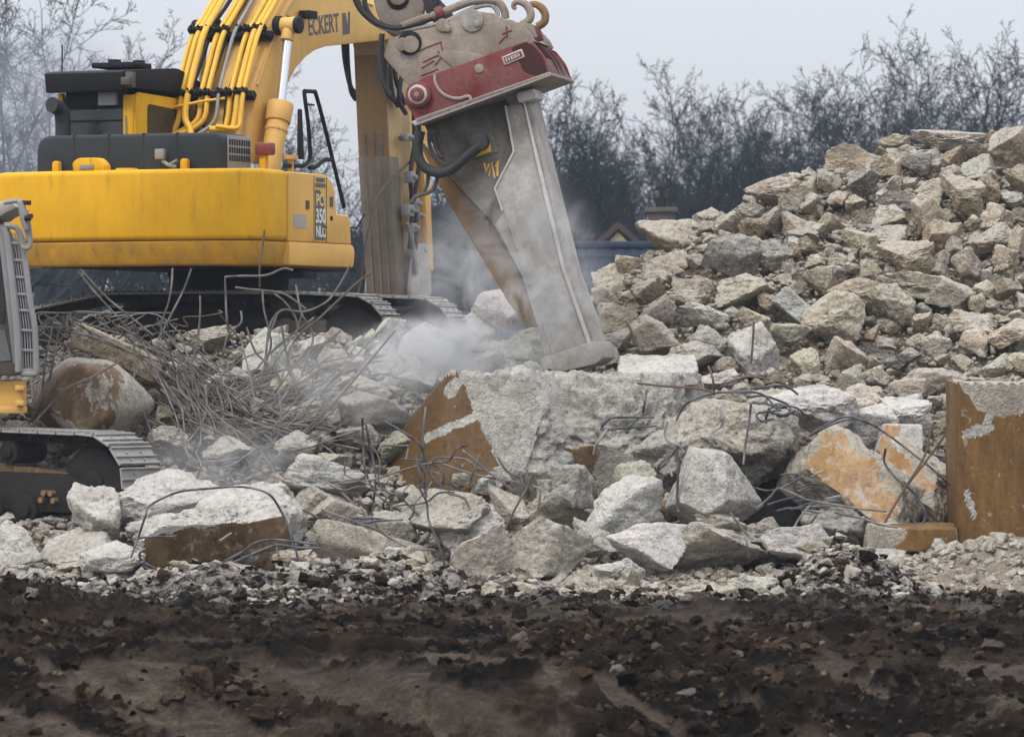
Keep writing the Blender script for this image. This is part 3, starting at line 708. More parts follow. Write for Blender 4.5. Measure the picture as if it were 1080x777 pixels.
MB().box((1.85, -.92, 1.90), (.012, .12, .03)).build('handle', M['steel_mud'], sp_)
MB().box((1.85, -.72, 2.23), (.008, .08, .13)).build('emblem', M['ink'], sp_)
dec = rounded([(-1.185, 1.735), (-1.185, 2.37), (-1.06, 2.37), (-.93, 2.22), (-.90, 1.735)], [.01, .01, .03, .08, .01])
dc = MB().prism(dec, 1.846, 1.853).build('model_decal', M['decal'], sp_)
Mt = lambda y, z: frame_M((1.8535, y, z), (0, 1, 0), (0, 0, 1))
text_mesh('PC', .21, M['cream'], 'lettering', dc, Mt(-1.065, 2.235), .002, .86, .005)
text_mesh('350', .25, M['white'], 'lettering', dc, Mt(-1.04, 2.03), .002, .78, .006)
text_mesh('NLC', .19, M['white'], 'lettering', dc, Mt(-1.04, 1.835), .002, .74, .006)
MB().box((1.67, -1.04, 2.578), (.22, .24, .012)).box((1.848, -1.04, 2.50), (.01, .24, .05)).box((1.848, -1.04, 2.43), (.01, .28, .045)).build('tread_strip', M['decal'], sp_)

# engine hood with grille
hd = rounded([(-1.57, 2.55), (-1.57, 3.07), (1.10, 3.07), (1.10, 2.55)], [0, .22, .16, 0], 6)
ho = MB().prism(hd, -2.32, -1.50, 'y').build('hood', M['hood'], ex, .05, 3)
rib = MB()
for x in (-1.02, -.52, -.02, .46): rib.prism(rounded([(x - .012, 2.56), (x - .012, 3.077), (x + .012, 3.077), (x + .012, 2.56)], 0), -2.326, -1.52, 'y')
rib.build('ribs', M['hood'], ho, .004, 1)
gr = MB().box((1.105, -1.86, 2.81), (.02, .64, .45)).build('grille', M['silver'], ho, .02)
sl = MB()
for k in range(3):
    for j in range(9): sl.box((1.112, -2.13 + j * .066, 2.95 - k * .10), (.02, .035, .075))
sl.build('slots', M['black'], gr)
MB().box((.28, -2.42, 2.80), (.13, .08, .13)).build('rear_lamp', M['lens'], ho, .015)
MB().tube([(.30, -2.40, 2.72), (.40, -2.42, 2.66), (.50, -2.40, 2.64)], .025).tube([(.40, -2.42, 2.66), (.52, -2.42, 2.72)], .02).build('lamp_bracket', M['silver'], ho)
MB().prism([(-1.95, 1.45), (-1.95, 2.58), (.1, 2.58), (.3, 1.45)], -1.82, 0.75).build('engine_housing', M['steel_dark'], ex, .02)
MB().box((-.1, -.6, 1.50), (2.6, 3.9, .24)).box((-.1, .6, 1.55), (1.1, 2.2, .5)).build('revolving_frame', M['steel_dark'], ex, .02)
MB().cyl((0, 0, 1.02), (0, 0, 1.40), .78, n=40).build('slewing_ring', M['steel_dark'], ex)
MB().box((0, 0, .82), (1.9, 1.3, .5)).box((0, .9, .68), (2.3, .5, .42)).box((0, -.9, .68), (2.3, .5, .42)).build('car_body', M['steel_dark'], ex, .04)

# cab
cbp = [(-1.42, 1.65), (-1.42, 3.62), (.05, 3.62), (.32, 2.95), (.32, 1.65)]
cb = MB().prism(cbp, -1.72, -.64).build('cab', M['cab_dark'], ex, .05, 3)
MB().box((-1.69, -1.44, 2.95), (.07, .08, 1.42)).build('rear_post', M['yellow'], cb, .015)
wf = MB()
ring = rounded([(-1.44, 2.4), (-1.44, 3.66), (.02, 3.62), (.34, 3.2), (.34, 2.4)], [0, .12, .2, .2, 0])
wf.prism(ring, -.645, -.60)
wf.build('window_frame', M['yellow'], cb, .015)
MB().prism(rounded([(-1.13, 2.3), (-1.13, 3.52), (.0, 3.46), (.26, 3.12), (.26, 2.3)], [0, .08, .2, .15, 0]), -.597, -.590).build('side_window', M['cab_brown'], cb)
MB().box((-.705, -1.43, 3.1), (.15, .07, 1.05)).build('rear_post', M['yellow'], cb, .02)
MB().box((-1.2, -1.428, 3.56), (.86, .04, .22)).box((-1.2, -1.428, 2.95), (.88, .03, .03)).box((-1.22, -1.436, 3.30), (.9, .02, .02)).build('rear_trim', M['black'], cb, .01)
rf = MB().prism(rounded([(-1.62, 3.70), (-1.62, 3.93), (-.35, 4.02), (.28, 3.88), (.46, 3.74), (.46, 3.52), (.34, 3.52), (.30, 3.68)], [.02, .05, .1, .1, .06, .02, .02, .05]), -1.78, -.56)
rf = rf.build('roof', M['black'], cb, .025)
MB().prism([(-1.66, 3.66), (-1.70, 3.90), (-1.60, 3.93), (-1.52, 3.66)], -1.80, -.66).build('roof_visor', M['black'], rf, .01)
MB().box((-1.1, -.9, 4.03), (.62, .5, .07)).box((-1.15, -1.0, 4.06), (.12, .16, .10)).box((-.9, -.8, 4.06), (.1, .16, .09)).build('roof_hatch', M['black'], rf, .01)
MB().box((-.58, -1.62, 3.80), (.10, .10, .20)).box((-.60, -1.70, 3.78), (.13, .06, .10)).build('roof_lamp', M['steel_mud'], rf, .01)
MB().box((-.54, .26, 3.70), (.05, .3, .10)).cyl((-.56, .36, 3.86), (-.56, .36, 4.0), .012).build('roof_bracket', M['black'], rf)
MB().cyl((-1.62, -1.55, 3.8), (-1.62, -1.55, 4.28), .010, n=6).build('antenna', M['black'], rf)
MB().box((-.98, -1.48, 3.58), (.26, .10, .19)).build('rear_lamp', M['silver'], cb, .012)
MB().tube([(-.73, -1.47, 3.35), (-.72, -1.48, 3.1), (-.72, -1.47, 2.6)], .012).build('cable', M['silver'], cb)
# exhaust
MB().cyl((-1.44, -1.85, 2.95), (-1.44, -1.85, 3.30), .10, n=20).tube([(-1.44, -1.85, 3.26), (-1.45, -1.88, 3.40), (-1.48, -2.0, 3.47), (-1.49, -2.06, 3.48)], .10, 16).build('exhaust_pipe', M['rubber'], ex, 0)
# red marker lamp
mk = MB().box((1.30, -1.55, 2.63), (.09, .09, .35)).build('lamp_post', M['yellow'], ex, .01)
MB().box((1.33, -1.57, 2.88), (.24, .14, .16)).build('marker_lamp', M['lamp_red'], mk, .03)

# boom: box section following the outline of its right side plate
HB = .42
top_px = [(262, 172), (266, 128), (271, 90), (289, 37), (307, 2), (324, -24), (345, -26), (370, -4), (393, 6), (414, 14), (424, 24)]
bot_px = [(424, 40), (410, 42), (365, 47), (345, 49), (333, 53), (322, 61), (312, 73), (300, 96), (288, 130), (276, 172)]
topYZ = [inv(a, b, HB) for a, b in top_px]; botYZ = [inv(a, b, HB) for a, b in bot_px]
bo = MB().prism(topYZ + botYZ, -HB, HB).build('boom', M['boom'], ex, .02, 2)
MB().tube([(HB + .004, y, z) for y, z in topYZ[2:9]], .016, 6).build('weld_edge', M['boom'], bo)
# lettering on the boom
lp = inv(341.2, 27.2, HB); lr = inv(361, 24.4, HB)
rv = Vector((0, lr[0] - lp[0], lr[1] - lp[1]))
ml = frame_M((HB + .003, lp[0], lp[1]), rv, (0, -rv.z, rv.y))
text_mesh('ECKERT', .35, M['ink'], 'lettering', bo, ml, .002, .76, .006)
e0 = [inv(a, b, HB) for a, b in ((360.5, 13), (365.5, 22), (368, 12.5), (368, 36), (361, 37))]
MB().prism([inv(a, b, HB) for a, b in ((361, 14), (364, 13.6), (367, 30), (367, 13), (369, 12.8), (368.6, 36), (361.4, 37.2))], HB + .001, HB + .006).build('emblem', M['ink'], bo)
# boom lamp behind the cylinder head
l0 = inv(318, 16, HB)
MB().box((HB + .10, l0[0], l0[1]), (.16, .24, .10)).tube([(HB + .05, l0[0] - .1, l0[1]), (HB + .08, l0[0] - .25, l0[1] - .1), (HB + .04, l0[0] - .5, l0[1] - .05)], .014).build('boom_lamp', M['black'], bo, .01)

# hydraulic pipes on the back of the boom
back = [Vector(inv(a, b, HB)) for a, b in ((262, 172), (264, 148), (267, 118), (271, 90), (281, 60), (289, 37), (300, 14), (313, -8))]
def back_pt(s, off):
    s = min(max(s, 0), 1) * (len(back) - 1); k = min(int(s), len(back) - 2); u = s - k
    p = back[k].lerp(back[k + 1], u); t_ = (back[k + 1] - back[k]).normalized()
    return Vector((p.x - t_.y * off, p.y + t_.x * off))
pr = random.Random(3)
xs_ = [-.66, -.55, -.43, -.29, -.17, .02, .14, .28, .38]
for i, x in enumerate(xs_):
    off = .16 + .05 * (i % 3); r = (.034, .040, .044, .040, .036, .024, .036, .044, .030)[i]; mt = M['pipe_yellow'] if i not in (5,) else M['silver']
    ss = [0.24, 0.36, .5, .64, .78, .9, 1.0]
    pts = []
    for s in ss:
        q = back_pt(s, off + (.04 if .5 < s < .7 else 0)); pts.append((x + (.10 * (s - .62) if s > .62 else 0), q.x, q.y))
    q = pts[0]
    foot = [(x + (-.22, -.2, .2, -.5, -.45, -.3, -.3, -.28, -.26)[i], q[1] - .20, q[2] - (.40, .46, .32, .30, .25, .30, .24, .16, .14)[i]), (x + (-.06, -.05, .10, -.22, -.18, -.1, -.05, -.04, -.02)[i], q[1] - .06, q[2] - .16)]
    MB().tube(foot + pts, r, 10, 4).build('hydraulic_pipe', mt, bo)
for x, off in ((-.49, .10), (-.23, .12), (-.36, .08), (.08, .11)):
    MB().tube([(x + .05 * k / 6, *back_pt(.2 + .8 * k / 6, off + .03 * math.sin(k * 2))) for k in range(7)], .028, 8, 3).build('hydraulic_hose', M['rubber'], bo)
for s in (.36, .68):
    q = back_pt(s, .09); q2 = back_pt(s, .25); cl = MB()
    cl.box((-.12, q.x, q.y), (1.16, .10, .10), Matrix.Rotation(R(50), 3, 'X'))
    for x in xs_: cl.box((x, q2.x, q2.y), (.10, .07, .09), Matrix.Rotation(R(50), 3, 'X')).cyl((x, q2.x, q2.y), (x + .01, q2.x - .07, q2.y + .06), .016, n=6)
    cl.build('pipe_clamp', M['black'], bo, .006, 1)
a = back_pt(.33, .22); b_ = back_pt(.2, .4)
MB().tube([(.10, a.x, a.y), (-.3, a.x - .05, a.y - .05), (-.75, a.x - .15, a.y - .16), (-1.05, b_.x - .1, b_.y - .1), (-1.06, b_.x - .1, b_.y - .32)], .020, 8, 4).tube([(-.78, a.x - .15, a.y - .2), (-1.0, b_.x - .1, b_.y - .2), (-1.02, b_.x - .1, b_.y - .4)], .020, 8, 4).build('hydraulic_pipe', M['pipe_yellow'], bo)

# boom cylinders
for X in (.62, -.62):
    hi, md, lo = inv(305, 27, .62), inv(295.5, 113, .62), inv(283, 186, .62)
    cy = MB().cyl((X, *lo), (X, *md), .135, .145, 24).build('boom_cylinder', M['boom'], ex, .01)
    v = Vector((0, md[0] - lo[0], md[1] - lo[1])).normalized(); mdv = Vector((X, *md))
    MB().cyl(mdv - v * .22, mdv + v * .05, .17, .175, 24).cyl(mdv - v * .36, mdv - v * .30, .155, n=24).build('gland', M['boom'], cy, .015)
    MB().cyl((X, *md), (X, *hi), .062, n=20).build('rod', M['chrome'], cy)
    MB().cyl((X - .10, *hi), (X + .10, *hi), .11, n=24).cyl(Vector((X, *hi)) - v * .22, (X, *hi), .085, n=16).build('rod_eye', M['boom'], cy, .01)
    sgn = 1 if X > 0 else -1
    MB().cyl((X + .10 * sgn, *hi), (X + .17 * sgn, *hi), .115, n=24).cyl((X - .10 * sgn, *hi), (X - .20 * sgn, *hi), .13, n=24).build('pin_cap', M['black'], cy, .02)

# stick with bucket cylinder and linkage
SX = .22
def inv2(px, py, X=SX): return inv(px, py, X)
st_out = [inv2(a, b) for a, b in ((405, -6), (398, 25), (405, 60), (409, 140), (414, 230), (419, 313), (441, 313), (437, 230), (433, 140), (431, 60), (426, 0))]
sk = MB().prism(st_out, -SX, SX, mat=0).build('stick', M['stick_side'], ex, .012)
bk = [inv2(a, b) for a, b in ((404.5, 48), (408.5, 140), (413.5, 230), (418.5, 311))]
bp = MB()
bp.prism([(y - .012, z) for y, z in bk] + [(y + .012, z) for y, z in bk[::-1]], -SX - .012, SX + .012)
bp.build('rear_plate', M['stick'], sk)
lw = [inv2(a, b) for a, b in ((409.5, 165), (413.5, 230), (418.5, 311))]
MB().prism([(y - .018, z) for y, z in lw] + [(y + .3, z) for y, z in lw[::-1]], -SX - .016, SX + .016).build('dusty_sleeve', M['stick_mud'], sk, .006)
for X in (-.13, 0., .12):
    MB().prism([(y - .032, z) for y, z in bk[1:]] + [(y, z) for y, z in bk[:0:-1]], X - .026, X + .026).build('wear_strip', M['stick_mud'], sk, .008, 1)
for X, (pp) in ((-.31, [(366, 45), (367, 70), (370, 95), (375, 105)]), (-.34, [(362, 45), (364, 66), (370, 92), (378, 100)])):
    MB().tube([(X, *inv(a, b, X)) for a, b in pp], .035, 8).build('hydraulic_hose', M['rubber'], sk)
for pp, X in (([(410, 50), (407, 70), (408, 95), (414, 105), (420, 108)], .30), ([(416, 50), (412, 75), (414, 100), (420, 112)], .30), ([(418, 48), (417, 80), (423, 100), (427, 110)], .33),
              ([(429, 70), (424, 80), (421, 105), (428, 120)], .36), ([(436, 110), (437, 150), (433, 190), (439, 240), (436, 290)], .36), ([(441, 120), (443, 165), (436, 215), (432, 262)], .33),
              ([(430, 235), (437, 262), (440, 290)], .42)):
    MB().tube([(X, *inv(a, b, X)) for a, b in pp], .034 if X < .4 else .022, 8).build('hydraulic_hose', M['rubber'] if X != .42 else M['silver'], sk)
lo, hi = inv(447, 285, .1), inv(441, 95, .1)
bc = MB().cyl((.1, *lo), (.1, *hi), .13, n=24).build('bucket_cylinder', M['boom'], ex, .01)
lo2, hi2 = inv(453, 285, .26), inv(447, 150, .26)
MB().prism([(lo2[0] - .12, lo2[1]), (lo2[0] + .06, lo2[1]), (hi2[0] + .06, hi2[1]), (hi2[0] - .12, hi2[1])], .24, .30).build('guard', M['boom'], bc, .01)
for (a, b, w, h) in ((428, 145, .16, .10), (432, 187, .14, .16), (430, 222, .20, .16), (437, 215, .12, .24), (434, 240, .14, .12), (440, 228, .10, .10)):
    q = inv(a, b, .36); vb = MB(); vb.box((.36, *q), (.12, w, h)).cyl((.36, q[0], q[1]), (.36, q[0] + w, q[1] + .02), .03, n=8).cyl((.42, q[0], q[1]), (.48, q[0], q[1]), .035, n=6)
    vb.build('valve_block', M['silver'], sk, .012)
q = inv(423, 146, .34); MB().box((.34, q[0] + .25, q[1]), (.05, .60, .05)).build('hose_bracket', M['steel_mud'], sk, .006)
lk = [inv(a, b, .33) for a, b in ((431, 312), (434, 280), (438, 258), (447, 256), (452, 275), (453, 312))]
for X in (.33, -.33): MB().prism(rounded(lk, .1), X - .04, X + .04).build('tipping_link', M['dusty_grey'], ex, .015)
MB().cyl((-.4, *inv(436, 268, .33)), (.4, *inv(436, 268, .33)), .06).cyl((-.4, *inv(446, 262, .33)), (.4, *inv(446, 262, .33)), .05).build('link_pin', M['silver'], ex)
MB().tube([(.30, *inv(a, b, .3)) for a, b in ((374, 316), (380, 300), (387, 250), (400, 205), (438, 165))], .016, 6).build('hose', M['steel_mud'], sk)

# handrail and mirror on the front step
def rail(pp, X, r): return [(X, *inv(a, b, X)) for a, b in pp]
hr = MB().tube(rail([(319, 175), (325, 171), (327, 162), (325, 130), (321, 99), (323, 96.5), (331, 97), (333, 99), (341, 128), (350, 165), (356, 190), (363, 219)], 1.60, 0), .028, 8, 3)
hr.tube(rail([(300, 175), (312, 175), (320, 175)], 1.60, 0), .028, 8, 0).tube(rail([(326, 177), (333, 176), (342, 169), (350, 168.5)], 1.60, 0), .028, 8, 3)
hr.tube(rail([(323, 110), (331, 111)], 1.60, 0), .014, 6, 0)
hr.build('handrail', M['black'], ex)
q1, q2 = inv(317.5, 150, 1.58), inv(316.5, 115, 1.58)
MB().prism([(q1[0] - .07, q1[1] - .22), (q1[0] + .07, q1[1] - .22), (q2[0] + .035, q2[1]), (q2[0] - .035, q2[1])], 1.55, 1.60).build('mirror', M['black'], ex, .02)
q = inv(307, 168, 1.6); MB().cyl((1.6, q[0], 2.57), (1.6, *q), .035, n=8).cyl((1.6, *q), (1.6, q[0], q[1] + .05), .09, n=14).build('filler_cap', M['boom'], ex)
MB().tube([(1.75, *inv(a, b, 1.75)) for a, b in ((371, 240), (377, 240), (381, 232), (384, 226))], .012, 6).build('cable', M['black'], ex)

# undercarriage turned against the house of the machine
uc = bpy.data.objects.new('undercarriage', None); link(uc, ex)
uc.rotation_euler = (0, 0, TH - R(109)); uc.location = (.22, .08, 0)
# local y of the undercarriage points to the picture right and a little towards the viewer
PL = loop_path(2.02, -2.55, .50, .40, .52, .42, 10, mids=((-2.3, .88), (-1.35, 1.06), (-.2, 1.07), (1.2, 1.055)))
FP = [(-2.3, .30), (2.0, .30), (2.0, .55), (1.4, .78), (-1.2, .78), (-2.3, .62)]
rl = [(a, .27, .15) for a in (-1.9, -1.45, -1.0, -.55, -.1, .35, .8, 1.25)] + [(-1.0, .90, .10), (.5, .90, .10)]
for cx in (1.25, -1.25):
    tk = track(uc, cx, .19, .60, PL, -.2, FP, rl, [(2.02, .52, .42), (-2.55, .42, .32)])
    MB().cyl((.20 if cx > 0 else -.2, 1.15, .62), (.30 if cx > 0 else -.3, 1.15, .62), .12).box((.24 if cx > 0 else -.24, 1.3, .60), (.08, .8, .22)).build('step_box', M['steel_mud'], tk, .02)

# ------------------------------------------------------------------ near grey excavator at the left edge
nx0 = P(-70, 560, 57.2); nx0.z = .55
ne = thing('excavator', 'grey guarded crawler excavator cut by the left edge, holding the red ripper', 'excavator', nx0)
def N(px, py, d): return P(px, py, d) - nx0
# track: runs to the right and towards the viewer
un = bpy.data.objects.new('undercarriage', None); link(un, ne)
yaw = R(-90 - 33); un.rotation_euler = (R(-1.2), 0, yaw)
un.location = N(107, 520, 56.0) - Vector((0, 0, 0)); un.location.z = -.08
PN = [(a - 2.25, b) for a, b in loop_path(2.25, -2.6, .56, .46, .62, .52, 12, mids=((-2.2, 1.02), (-1.2, 1.17), (0.4, 1.19)))]
FN = [(-4.6, .28), (.30 - .35, .28), (-.05, .62), (-.35, .72), (-4.6, .72)]
for cx in (.0, -3.0):
    tk = track(un, cx, .22, .74, PN, -2.4, FN, [(-a, .30, .17) for a in (.9, 1.4, 1.9, 2.4, 2.9, 3.4, 3.9)] + [(-1.15, .95, .13), (-3.0, .95, .13)], [(0, .62, .47), (-4.85, .52, .36)], pitch=.26, grouser=.035, double=True)
    s_ = 1 if cx == 0 else -1
    bt = MB()
    for a, b in ((-.62, .5), (-.52, .5), (-.66, .42), (-.48, .42)): bt.cyl((.22 * s_, a, b), (.30 * s_, a, b), .035, n=8)
    bt.build('bolts', M['rust_plate'], tk)
    MB().prism([(-3.6, .725), (-2.5, .80), (-1.75, .88), (-1.2, .80), (-.35, .735), (-.35, .722), (-3.6, .722)], -.20, .20).build('mud_ledge', M['coat_rust'], tk, .02)
# upper structure beyond the left edge
MB().box(N(-150, 420, 57.6), (3.0, 2.9, .55)).build('revolving_frame', M['boom'], ne, .04)
MB().box(N(-320, 330, 58.4), (1.6, 2.8, 1.5)).build('engine_housing', M['stick_side'], ne, .10, 3)
MB().box(N(12, 417, 56.6), (.30, .5, .34)).box(N(22, 409, 56.3), (.10, .34, .06)).box(N(22, 425, 56.3), (.10, .34, .06)).box(N(4, 432, 56.5), (.5, .4, .08)).build('front_step', M['boom'], ne, .01)
bxm = MB().box(N(20, 417, 56.42), (.06, .06, .2)).build('front_bracket', M['steel_dark'], ne)
# cab body
def npoly(pp, d): return [((px - 540) * d / F - nx0.x, CZ - (py - 388.5) * d / F - nx0.z) for px, py in pp]
cabp = npoly([(-120, 235), (-4, 232), (6, 250), (12, 300), (19, 370), (20, 396), (-120, 396)], 56.2)
nc = MB().prism(cabp, 56.2 - nx0.y, 57.3 - nx0.y, 'y').build('cab', M['steel_mud'], ne, .03)
for pp in ([(-50, 245), (-8, 243), (1, 262), (5, 300), (5, 340), (-50, 340)], [(-50, 348), (5, 348), (12, 380), (-50, 384)]):
    MB().prism(npoly(pp, 56.19), 56.185 - nx0.y, 56.195 - nx0.y, 'y').build('window', M['cab_glass'] if pp[0][1] > 300 else M['cab_dark'], nc)
MB().prism(npoly([(-3, 238), (4, 236), (22, 380), (14, 384)], 56.1), 56.08 - nx0.y, 56.18 - nx0.y, 'y').build('front_post', M['silver'], nc, .015)
MB().prism(npoly([(-120, 214), (12, 213), (20, 219), (5, 226), (-2, 231), (-120, 233)], 56.1), 56.0 - nx0.y, 57.4 - nx0.y, 'y').build('roof', M['grey_plate'], nc, .02)
# front guard: bent frame with bars
gd = MB()
prof = [(5, 238), (17, 240), (23, 252), (27, 280), (32, 320), (36.5, 345), (38, 388), (36, 394), (22, 394)]
prof_in = [(2, 246), (8, 262), (13, 300), (18, 345), (20, 390)]
w0, w1 = 56.0, 57.25
MB().tube([N(a, b, w1) for a, b in prof], .035, 8, 3).build('guard_frame', M['silver'], nc)
gd.tube([N(a, b, w0) for a, b in prof], .035, 8, 3)
gd.tube([N(a, b, w0 - .02) for a, b in [(3, 240), (8, 255), (13, 300), (18, 350), (20, 392)]], .045, 8, 3)
gd.build('guard_frame', M['silver'], nc)
gb = MB()
rowsg = [(256, 4, 23.5), (274, 8, 26), (292, 10.5, 28.5), (310, 13, 31), (327, 15, 33.5), (348, 17, 37), (369, 18.5, 37.6), (390, 20, 37.6)]
for py, a, b in rowsg: gb.tube([N(a, py, w0), N(b, py + 1, w0)], .017, 6, 0).tube([N(b, py + 1, w0), N(b, py - 1, w1)], .017, 6, 0)
for k in range(1, 7):
    u = k / 7
    gb.tube([N(a + (b - a) * u, py, w0 + .012) for py, a, b in [(246, 3, 20)] + rowsg], .009, 5, 2)
for k in range(1, 7):
    d = w0 + (w1 - w0) * k / 7
    gb.tube([N(b, py, d) for py, a, b in rowsg], .012, 5, 2)
gb.build('guard_bars', M['silver'], nc)
MB().prism(npoly([(6, 262), (19, 258), (26, 300), (33, 386), (22, 388), (12, 320)], 56.5), 56.45 - nx0.y, 57.1 - nx0.y, 'y').build('windscreen', M['cab_dark'], nc, .02)
# mirror arm
MB().tube([N(a, b, 55.9) for a, b in ((4, 214), (18, 212), (23, 215), (24, 232), (28, 243), (32, 258), (28, 262), (22, 260))], .028, 8, 3).tube([N(a, b, 55.9) for a, b in ((23, 214), (29, 228), (32, 244), (33, 258))], .02, 8, 3).build('mirror_arm', M['silver'], nc)
MB().prism(rounded([(p[0], p[1]) for p in npoly([(18, 212), (24, 212), (30, 228), (31, 243), (26, 244), (21, 228)], 55.88)], .06), 55.82 - nx0.y, 55.88 - nx0.y, 'y').build('mirror', M['silver'], nc, .015)
MB().box(N(28, 214, 55.9), (.10, .06, .05)).box(N(30, 228, 55.9), (.10, .06, .05)).cyl(N(26, 230, 55.8), N(33, 230, 55.8), .03).build('mirror_bracket', M['steel_dark'], nc)

# boom and stick of the near machine: up out of the picture and down to the ripper
BD = 58.4
bm_px = [(-140, 410), (-60, 250), (40, 20), (150, -160), (300, -270), (395, -300), (405, -262), (310, -215), (190, -90), (90, 80), (0, 280), (-60, 420)]
nb = MB().prism([(x, z) for x, z in npoly([(-200, 400), (-150, 150), (-40, -110), (120, -290), (300, -360), (405, -352), (412, -318), (310, -310), (150, -225), (20, -50), (-90, 190), (-130, 400)], BD + .2)], BD - .2 - nx0.y, BD + .5 - nx0.y, 'y').build('boom', M['dusty'], ne, .03)
ns = MB().prism(rounded(npoly([(360, -380), (412, -372), (445, -120), (449, 8), (444, 28), (428, 42), (408, 36), (397, 14), (391, -20), (376, -160)], BD), [.1, .1, .1, .1, .1, .12, .12, .1, .1, .1]), BD - .28 - nx0.y, BD + .28 - nx0.y, 'y').build('stick', M['dusty'], ne, .03)
MB().cyl(N(419.5, -1, BD - .31), N(419.5, -1, BD + .31), .13, n=28).build('pin', M['steel_dark'], ns, .02)
MB().cyl(N(419.5, -3, BD - .33), N(419.5, -3, BD - .30), .10, n=28).build('pin_cover', M['dusty'], ns, .02)
MB().cyl(N(432, 45.5, BD - .52), N(432, 45.5, BD + .52), .145, n=30).build('stick_pin', M['steel_dark'], ns, .02)
MB().cyl(N(433, 47, BD - .555), N(433, 47, BD - .515), .10, n=26).cyl(N(424, 47, BD - .54), N(424, 47, BD - .515), .08, n=20).build('pin_cover', M['dusty'], ns, .02)
for X in (-.2, .2):
    MB().prism(rounded(npoly([(438, -150), (452, -150), (463, 0), (480, 18), (474, 30), (458, 26), (449, 6)], BD), .06), BD + X - .05 - nx0.y, BD + X + .05 - nx0.y, 'y').build('tipping_link', M['steel_mud'], ns, .02)
for pts, r, mt in (([(372, -12), (378, 6), (388, 18), (402, 27), (420, 30), (440, 25), (456, 19)], .040, 'rubber'),
                   ([(424, 28), (445, 20), (462, 15), (480, 8), (497, 2), (515, .5), (526, 3), (532, 12), (533, 20)], .048, 'dusty'),
                   ([(390, 22), (405, 30), (425, 32), (450, 28), (472, 22), (490, 13), (506, 7), (518, 6), (524, 12), (525, 20)], .028, 'dusty_grey'),
                   ([(384, -10), (386, 8), (396, 22), (410, 29)], .030, 'rubber'), ([(446, -20), (450, 4), (455, 22)], .035, 'rubber'), ([(455, -20), (459, 4), (461, 20)], .03, 'rubber'), ([(458, -15), (464, 6), (466, 18)], .02, 'rubber'), ([(403, 36), (401, 60), (404, 86), (412, 100)], .034, 'rubber')):
    MB().tube([N(a, b, BD - .42) for a, b in pts], r, 10, 5).build('hydraulic_hose', M[mt], ns)
MB().cyl(N(460, 16, BD - .42), N(468, 12, BD - .42), .085, n=16).build('hose_clamp', M['red'], ns, .02)

# ------------------------------------------------------------------ red headed ripper held by the near machine
rp0 = P(505, 120, 58.4); PSI = R(11)
rip = thing('ripper', 'red headed hydraulic ripper with dusty grey shank driven into the concrete block', 'ripper', rp0, -PSI)
CP, SP = math.cos(PSI), math.sin(PSI)
def rinv(px, py, Y):
    """(x, z) on the ripper plane at local depth Y seen at a picture position"""
    # world = rp0 + (x c + Y s, -x s + Y c)
    k = (px - 540) / F
    X = (k * (rp0.y + Y * CP) - rp0.x - Y * SP) / (CP + k * SP)
    d = rp0.y - X * SP + Y * CP
    return (X, CZ - (py - 388.5) * d / F - rp0.z)
def rprism(mb, pp, y0, y1, yp=None, mat=0):
    q = [rinv(a, b, y0 if yp is None else yp) for a, b in pp]; return mb.prism(q, y0, y1, 'y', mat)
HW = .62
# upper bracket cheeks
ck = [(404, 60), (410, 42), (428, 34), (452, 30), (472, 24), (486, 15), (500, 12), (520, 14), (534, 22), (549, 24), (560, 36), (564, 44), (540, 60), (505, 72), (470, 84), (447, 96), (438, 100), (432, 92)]
for y0 in (-HW, HW - .09):
    mb = MB(); mb.prism([rinv(a, b, -HW) for a, b in ck], y0, y0 + .09, 'y'); cheek = mb.build('bracket_cheek', M['dusty'], rip, .015)
    yy = y0 - .005 if y0 < 0 else y0 + .095
    for (a, b, r, mt) in ((498, 22, .135, 'dusty_grey'), (467, 27, .08, 'dusty')):
        c = rinv(a, b, -HW); MB().cyl((c[0], yy - .02, c[1]), (c[0], yy + .03, c[1]), r, n=26).cyl((c[0] + .06, yy - .035, c[1] - .04), (c[0] + .06, yy, c[1] - .04), .045, n=10).build('pin_boss', M[mt], cheek, .012)
    MB().prism([rinv(a, b, -HW) for a, b in ((462, 58), (470, 52), (500, 56), (520, 62), (505, 68), (478, 72))], yy - .015, yy + .01, 'y').build('gusset', M['dusty'], cheek, .01)
    for pp in (([(438, 56), (448, 51), (466, 44)]), ([(446, 66), (456, 61), (466, 57), (478, 63), (481, 65)]), ([(464, 44), (468, 58)]), ([(445, 72), (458, 64)]), ([(444, 80), (455, 76), (462, 73)]), ([(459, 69), (466, 60), (462, 54)]), ([(534, 28), (535, 40)]), ([(530, 36), (540, 32)]), ([(526, 46), (534, 38)])):
        MB().tube([(q[0], yy + .003, q[1]) for q in [rinv(a, b, -HW) for a, b in pp]], .009, 5, 0).build('scratch', M['red'], cheek)
MB().prism([rinv(a, b, -HW) for a, b in ((470, 40), (540, 30), (560, 42), (470, 84))], -HW + .09, HW - .09, 'y').build('bracket_web', M['dusty'], rip)
